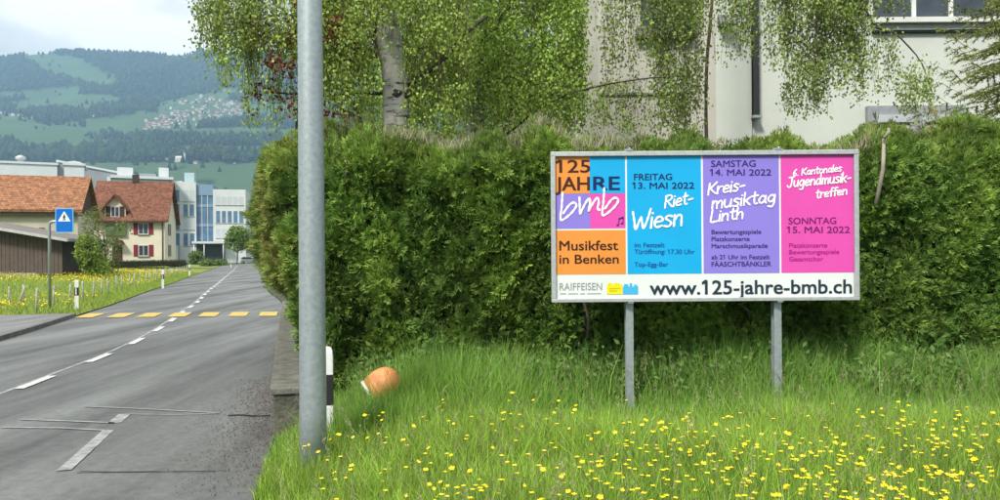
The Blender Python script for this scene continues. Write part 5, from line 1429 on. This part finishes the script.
gh = (0.24 + 0.15 * lush + (0.12 + 0.22 * lush) * tall) * (1 - 0.28 * np.clip((gy - 5.6) / 0.8, 0, 1) * (1 - tall)) * (0.5 + 0.85 * rng.random(NG) ** 1.6) * np.clip(0.35 + edge / 0.7, 0, 1)
gh *= np.where((gx < -1.35) & (gy > 6.2), 0.72, 1.0)
gw = rng.uniform(0.003, 0.009, NG) * np.where(rng.random(NG) < .12, 1.7, 1.0)
gc = np.array([0.290, 0.445, 0.064])[None] * rng.uniform(0.45, 1.5, (NG, 1)) * (0.75 + 0.5 * fbm(p2 * 2.2, 33, 3))[:, None]
cool = (np.clip((gy - 5.8) / 1.2, 0, 1) * 0.5)[:, None]; gc = gc * (1 - cool) + np.array([0.195, 0.420, 0.095]) * cool * rng.uniform(.6, 1.3, (NG, 1))
dry = (rng.random(NG) < 0.035)[:, None]; gc = np.where(dry, np.array([0.36, 0.31, 0.15]) * rng.uniform(.6, 1.1, (NG, 1)), gc)
tb = (gy > 6.95) & (rng.random(NG) < 0.10) & (gx > -1.3); gh = np.where(tb, rng.uniform(0.42, 0.80, NG), gh)
V, Q, T, C_ = blades(gx, gy, verge_z(gx, gy) - 0.01, gh, gw, rng.uniform(0.1, 0.75, NG), gc)
tag(link('meadow_grass', np_mesh('meadow_grass', V, Q, T, M_GRASS, C_)), 'long green grass filling the verge before the hedge', 'grass', kind='stuff')
# tall tuft pressed round the tipped container
NO = 3200
ox, oy = np.concatenate([oc.x + rng.normal(0.05, 0.2, NO - 900), rng.uniform(-1.62, -1.05, 900)]), rng.uniform(6.12, 6.5, NO)
V, Q, T, C_ = blades(ox, oy, verge_z(ox, oy) - 0.01, np.concatenate([rng.uniform(0.30, 0.50, NO - 900), rng.uniform(0.2, 0.40, 900)]), rng.uniform(0.004, 0.010, NO), rng.uniform(0.05, 0.4, NO), np.array([0.24, 0.42, 0.075])[None] * rng.uniform(0.5, 1.3, (NO, 1)))
tag(link('grass_tuft', np_mesh('grass_tuft', V, Q, T, M_GRASS, C_)), 'tall grass tuft hiding the lower half of the orange container', 'grass', kind='stuff')
# flowering grass stalks
NF = 3200
fy = rng.uniform(3.2, 7.7, NF); fx0 = np.interp(fy, VY, VX) + 0.3; fx = fx0 + (0.70 * fy + 1.0 - fx0) * rng.random(NF)
keep = ~((fy > 6.9) & (fx < -1.5)) & (rng.random(NF) < (0.22 + 0.78 * np.clip((fy - 6.6) / 0.5, 0, 1))); fx, fy = fx[keep], fy[keep]; NF = len(fx)
fh = rng.uniform(0.34, 0.56, NF) + 0.16 * np.clip((fy - 6.2) / 1.0, 0, 1) * rng.random(NF)
V1, Q1, T1, C1 = blades(fx, fy, verge_z(fx, fy), fh, np.full(NF, 0.0035), rng.uniform(0.1, 0.45, NF), np.array([0.26, 0.30, 0.10])[None] * rng.uniform(.7, 1.2, (NF, 1)))
tips = V1.reshape(NF, 5, 3)[:, 4]; mids = V1.reshape(NF, 5, 3)[:, 2:4].mean(1); ax_ = unit(tips - mids)
ks = 14
tt = rng.random((NF, ks, 1)) * 0.13; sp_ = tips[:, None] - ax_[:, None] * tt + rng.normal(0, 0.006, (NF, ks, 3))
dd_ = unit(ax_[:, None] + rng.normal(0, 0.35, (NF, ks, 3))); w_ = unit(np.cross(dd_, rng.normal(size=(NF, ks, 3)))) * 0.0035
V2 = np.stack([sp_ - w_, sp_ + w_, sp_ + dd_ * 0.022], 2).reshape(-1, 3)
C2 = np.repeat(np.array([0.32, 0.32, 0.17])[None] * rng.uniform(.6, 1.25, (NF, 1)), ks * 3, 0)
tag(link('grass_seed_heads', np_mesh('grass_seed_heads', np.concatenate([V1, V2]), Q1, np.concatenate([T1, len(V1) + np.arange(len(V2)).reshape(-1, 3)]), M_GRASS, np.concatenate([C1, C2]))), 'thin flowering grass stalks standing above the verge grass', 'grass', kind='stuff')
# broad-leaved weeds at the hedge foot
NW = 430
wy_ = rng.uniform(7.05, 7.75, NW); wx_ = rng.uniform(-1.5, 6.2, NW); k_ = 16
hgt = rng.uniform(0.35, 0.72, NW)
wp = np.stack([np.repeat(wx_, k_), np.repeat(wy_, k_), np.repeat(verge_z(wx_, wy_), k_)], -1) + np.stack([rng.normal(0, .05, NW * k_), rng.normal(0, .05, NW * k_), np.repeat(hgt, k_) * rng.uniform(.2, 1, NW * k_)], -1)
o = leaf_obj('weeds', wp, rng.uniform(0.05, 0.10, NW * k_), (0.075, 0.150, 0.035), None, 0.15, 0.5, 0.35, 0.1)
tag(o, 'leafy weeds crowding the foot of the hedge', 'weeds', kind='stuff')

# ------------------------------------------------------------------ buttercups
def buttercup_mesh(seed):
    r_ = random.Random(seed); mb = MB()
    h = 0.46; lx, ly = r_.uniform(-.05, .05), r_.uniform(-.05, .05)
    mb.tube([(0, 0, 0), (lx * .4, ly * .4, h * .55), (lx, ly, h)], [0.0026, 0.0022, 0.0018], 4, 1)
    c = Vector((lx, ly, h)); tilt = Matrix.Rotation(r_.uniform(0.1, 0.7), 3, 'X') @ Matrix.Rotation(r_.uniform(-.4, .4), 3, 'Y')
    def flower(c, R_, tilt):
        for k in range(5):
            a = k * 2 * math.pi / 5; d = Vector((math.cos(a), math.sin(a), 0)); s_ = Vector((-math.sin(a), math.cos(a), 0))
            pts = [Vector((0, 0, 0)), d * R_ * .6 + s_ * R_ * .42 + Vector((0, 0, R_ * .22)), d * R_ + s_ * R_ * .28 + Vector((0, 0, R_ * .55)), d * R_ - s_ * R_ * .28 + Vector((0, 0, R_ * .55)), d * R_ * .6 - s_ * R_ * .42 + Vector((0, 0, R_ * .22))]
            mb.add([c + tilt @ p for p in pts], [(0, 1, 2, 3, 4)], 0)
        mb.add([c + tilt @ (Vector((math.cos(a), math.sin(a), 0.5)) * R_ * .22) for a in np.linspace(0, 6.283, 7)[:-1]], [tuple(range(6))], 0)
    flower(c, 0.0145, tilt)
    if r_.random() < 0.55:
        c2 = c + Vector((r_.uniform(-.06, .06), r_.uniform(-.04, .04), r_.uniform(-.09, -.03)))
        mb.tube([(lx * .4, ly * .4, h * .55), tuple(c2)], [0.002, 0.0016], 4, 1); flower(c2, 0.0125, Matrix.Rotation(r_.uniform(-.6, .6), 3, 'X'))
    return mb.mesh('buttercup', [M_PETAL, M_STEM])
bms = [buttercup_mesh(k) for k in range(8)]
cl = [(352, 402, 22, 8, 9), (395, 425, 30, 12, 12), (345, 440, 30, 14, 10), (450, 455, 30, 18, 12), (380, 495, 40, 8, 22), (440, 488, 40, 10, 16), (500, 412, 40, 10, 8), (545, 410, 30, 8, 9), (575, 440, 40, 20, 12), (610, 425, 30, 14, 8), (640, 470, 40, 18, 12), (685, 440, 22, 12, 16), (690, 422, 16, 8, 8),
      (740, 435, 22, 14, 14), (730, 470, 34, 16, 16), (790, 455, 36, 16, 22), (850, 455, 40, 18, 34), (880, 480, 44, 16, 30), (890, 412, 10, 6, 8), (912, 420, 20, 10, 10), (950, 440, 30, 16, 26), (985, 425, 16, 12, 14), (975, 470, 26, 18, 24), (930, 490, 40, 8, 18), (820, 492, 40, 8, 12), (560, 485, 50, 14, 10), (270, 455, 14, 14, 3)]
nbut = 0
for cx, cy, sx_, sy_, k in cl:
    for _ in range(int(k * 0.72)):
        px, py = random.gauss(cx, sx_), random.gauss(cy, sy_)
        if not (300 < px < 1015 and 395 < py < 512): continue
        sc = random.uniform(0.6, 0.98); q = G(px, py, 0.2 + 0.46 * sc)
        if q.y > 6.3 or q.y < 2.9: continue
        if nbut >= 298: break
        o = link('buttercup', random.choice(bms)); o.location = (q.x, q.y, float(verge_z(q.x, q.y)) - 0.01); kf = (0.8 + 0.06 * q.y) * random.uniform(0.65, 1.15); o.scale = (kf, kf, sc); o.rotation_euler = (0, 0, random.uniform(-1.2, 1.2))
        tag(o, 'small yellow buttercup on a thin stem among the verge grass', 'flower', 'buttercups in the verge'); nbut += 1

# the many smaller ones farther back and between
NB2 = 330
bpx = np.where(rng.random(NB2) < 0.75, rng.uniform(300, 1040, NB2), rng.uniform(620, 1040, NB2)); bpy_ = 402 + 105 * rng.random(NB2) ** 0.8
bv, bt, bc = [], [], []
for px, py in zip(bpx, bpy_):
    h = rng.uniform(0.26, 0.44); q = G(px, py, 0.2 + h)
    if q.y > 6.6 or q.x < np.interp(q.y, VY, VX) + 0.3 or vnoise(np.array([[q.x * 1.6, q.y * 1.6, 3.0]]), 8)[0] < 0.42: continue
    z0 = float(verge_z(q.x, q.y)); c = np.array([q.x, q.y, z0 + h]); k = len(bv) 
    for a in np.arange(5) * 1.2566 + rng.random() * 6:
        d = np.array([math.cos(a), math.sin(a) * 0.9, 0.55]) * 0.0145; s_ = np.array([-math.sin(a), math.cos(a), 0]) * 0.009
        k = len(bv); bv += [c, c + d * .7 + s_, c + d, c + d * .7 - s_]; bt.append((k, k + 1, k + 2, k + 3)); bc += [0] * 4
    k = len(bv); bv += [c + np.array([0.0015, 0, 0]), c - np.array([0.0015, 0, 0]), np.array([q.x - .0015, q.y, z0]), np.array([q.x + .0015, q.y, z0])]; bt.append((k, k + 1, k + 2, k + 3)); bc += [1] * 4
me = np_mesh('small_buttercups', np.array(bv), np.array(bt), None, M_PETAL); me.materials.append(M_STEM)
me.polygons.foreach_set('material_index', np.array([bc[t[0]] for t in bt], np.int32))
tag(link('small_buttercups', me), 'tiny yellow buttercups sprinkled all through the verge grass', 'flowers', kind='stuff')

# ------------------------------------------------------------------ left meadow grass and flowers
NL = 60000
ls = s_at_y(8) + (s_at_y(75) - s_at_y(8)) * rng.random(NL) ** 1.2
lt = 20 * rng.random(NL) ** 1.6
def left_pt(ls, lt):
    c = np.stack([np.interp(ls, arc, rc[:, 0]), np.interp(ls, arc, rc[:, 1])], -1)
    c2 = np.stack([np.interp(ls + .5, arc, rc[:, 0]), np.interp(ls + .5, arc, rc[:, 1])], -1); t_ = unit(c2 - c); n_ = np.stack([-t_[:, 1], t_[:, 0]], -1)
    st = HALF + np.where(ls < s_p1, 2.04, 0.05); q = c + n_ * (st + lt)[:, None]
    return q[:, 0], q[:, 1], meadow_z(lt) + np.where(ls < s_p1, 0.07, 0.0)
lx, ly, lz = left_pt(ls, lt)
lh_ = rng.uniform(0.12, 0.32, NL) * np.clip(0.5 + lt, 0, 1); lc = np.array([0.27, 0.37, 0.06])[None] * rng.uniform(0.6, 1.3, (NL, 1))
V, Q, T, C_ = blades(lx, ly, lz - 0.02, lh_, rng.uniform(0.012, 0.03, NL), rng.uniform(0.2, 0.8, NL), lc)
tag(link('field_grass', np_mesh('field_grass', V, Q, T, M_GRASS, C_)), 'green grass of the flowering field left of the road', 'grass', kind='stuff')
NY = 26000
ls = s_at_y(16) + (s_at_y(80) - s_at_y(16)) * rng.random(NY); lt = 0.8 + 27 * rng.random(NY)
lx, ly, lz = left_pt(ls, lt); kp = fbm(np.stack([lx / 4, ly / 9, lx * 0], -1), 15, 3) > 0.44; lx, ly, lz = lx[kp], ly[kp], lz[kp]
v, q = leaves_np(np.stack([lx, ly, lz + rng.uniform(.16, .34, len(lx))], -1), rng.uniform(.03, .075, len(lx)), 0.0, 1.0)
tag(link('field_flowers', np_mesh('field_flowers', v, q, None, M_PETAL)), 'countless yellow flowers speckling the field left of the road', 'flowers', kind='stuff')

# ------------------------------------------------------------------ fallen brown leaf litter at the wall
ND = 14000
dy = rng.uniform(5.4, 15, ND); dx = np.interp(dy, VY, VX) - np.abs(rng.normal(0, 0.30, ND)) * np.where(dy < 10.5, 1.0, 0.4) - 0.02
kp = rng.random(ND) < np.exp(-((dy - 8.2) / 2.2) ** 2) + 0.08; dx, dy = dx[kp], dy[kp]; ND = len(dx)
v, q = leaves_np(np.stack([dx, dy, np.full(ND, 0.016)], -1), rng.uniform(.005, .017, ND), 0.0, 0.8); v[:, 2] = np.clip(v[:, 2], 0.010, 0.03)
tag(link('leaf_litter', np_mesh('leaf_litter', v, q, None, M_LEAF, np.repeat(np.array([0.15, 0.10, 0.068])[None] * rng.uniform(.4, 1.4, (ND, 1)), 4, 0))), 'brown leaf litter on the road edge beside the low wall', 'litter', kind='stuff')

# ------------------------------------------------------------------ haze
hz = bpy.data.materials.new('haze'); hz.use_nodes = True
hn, hl = hz.node_tree.nodes, hz.node_tree.links; hn.clear()
ho = hn.new('ShaderNodeOutputMaterial'); pv = hn.new('ShaderNodeVolumePrincipled')
pv.inputs['Color'].default_value = (0.44, 0.69, 1.0, 1); pv.inputs['Density'].default_value = 0.000115; pv.inputs['Anisotropy'].default_value = 0.0
hl.new(pv.outputs[0], ho.inputs['Volume'])
hb = MB().box(-8000, 8000, -6500, 6600, -5, 1330).build('haze', hz); hb['kind'] = 'stuff'; hb['label'] = 'pale blue air haze over the valley'; hb['category'] = 'haze'
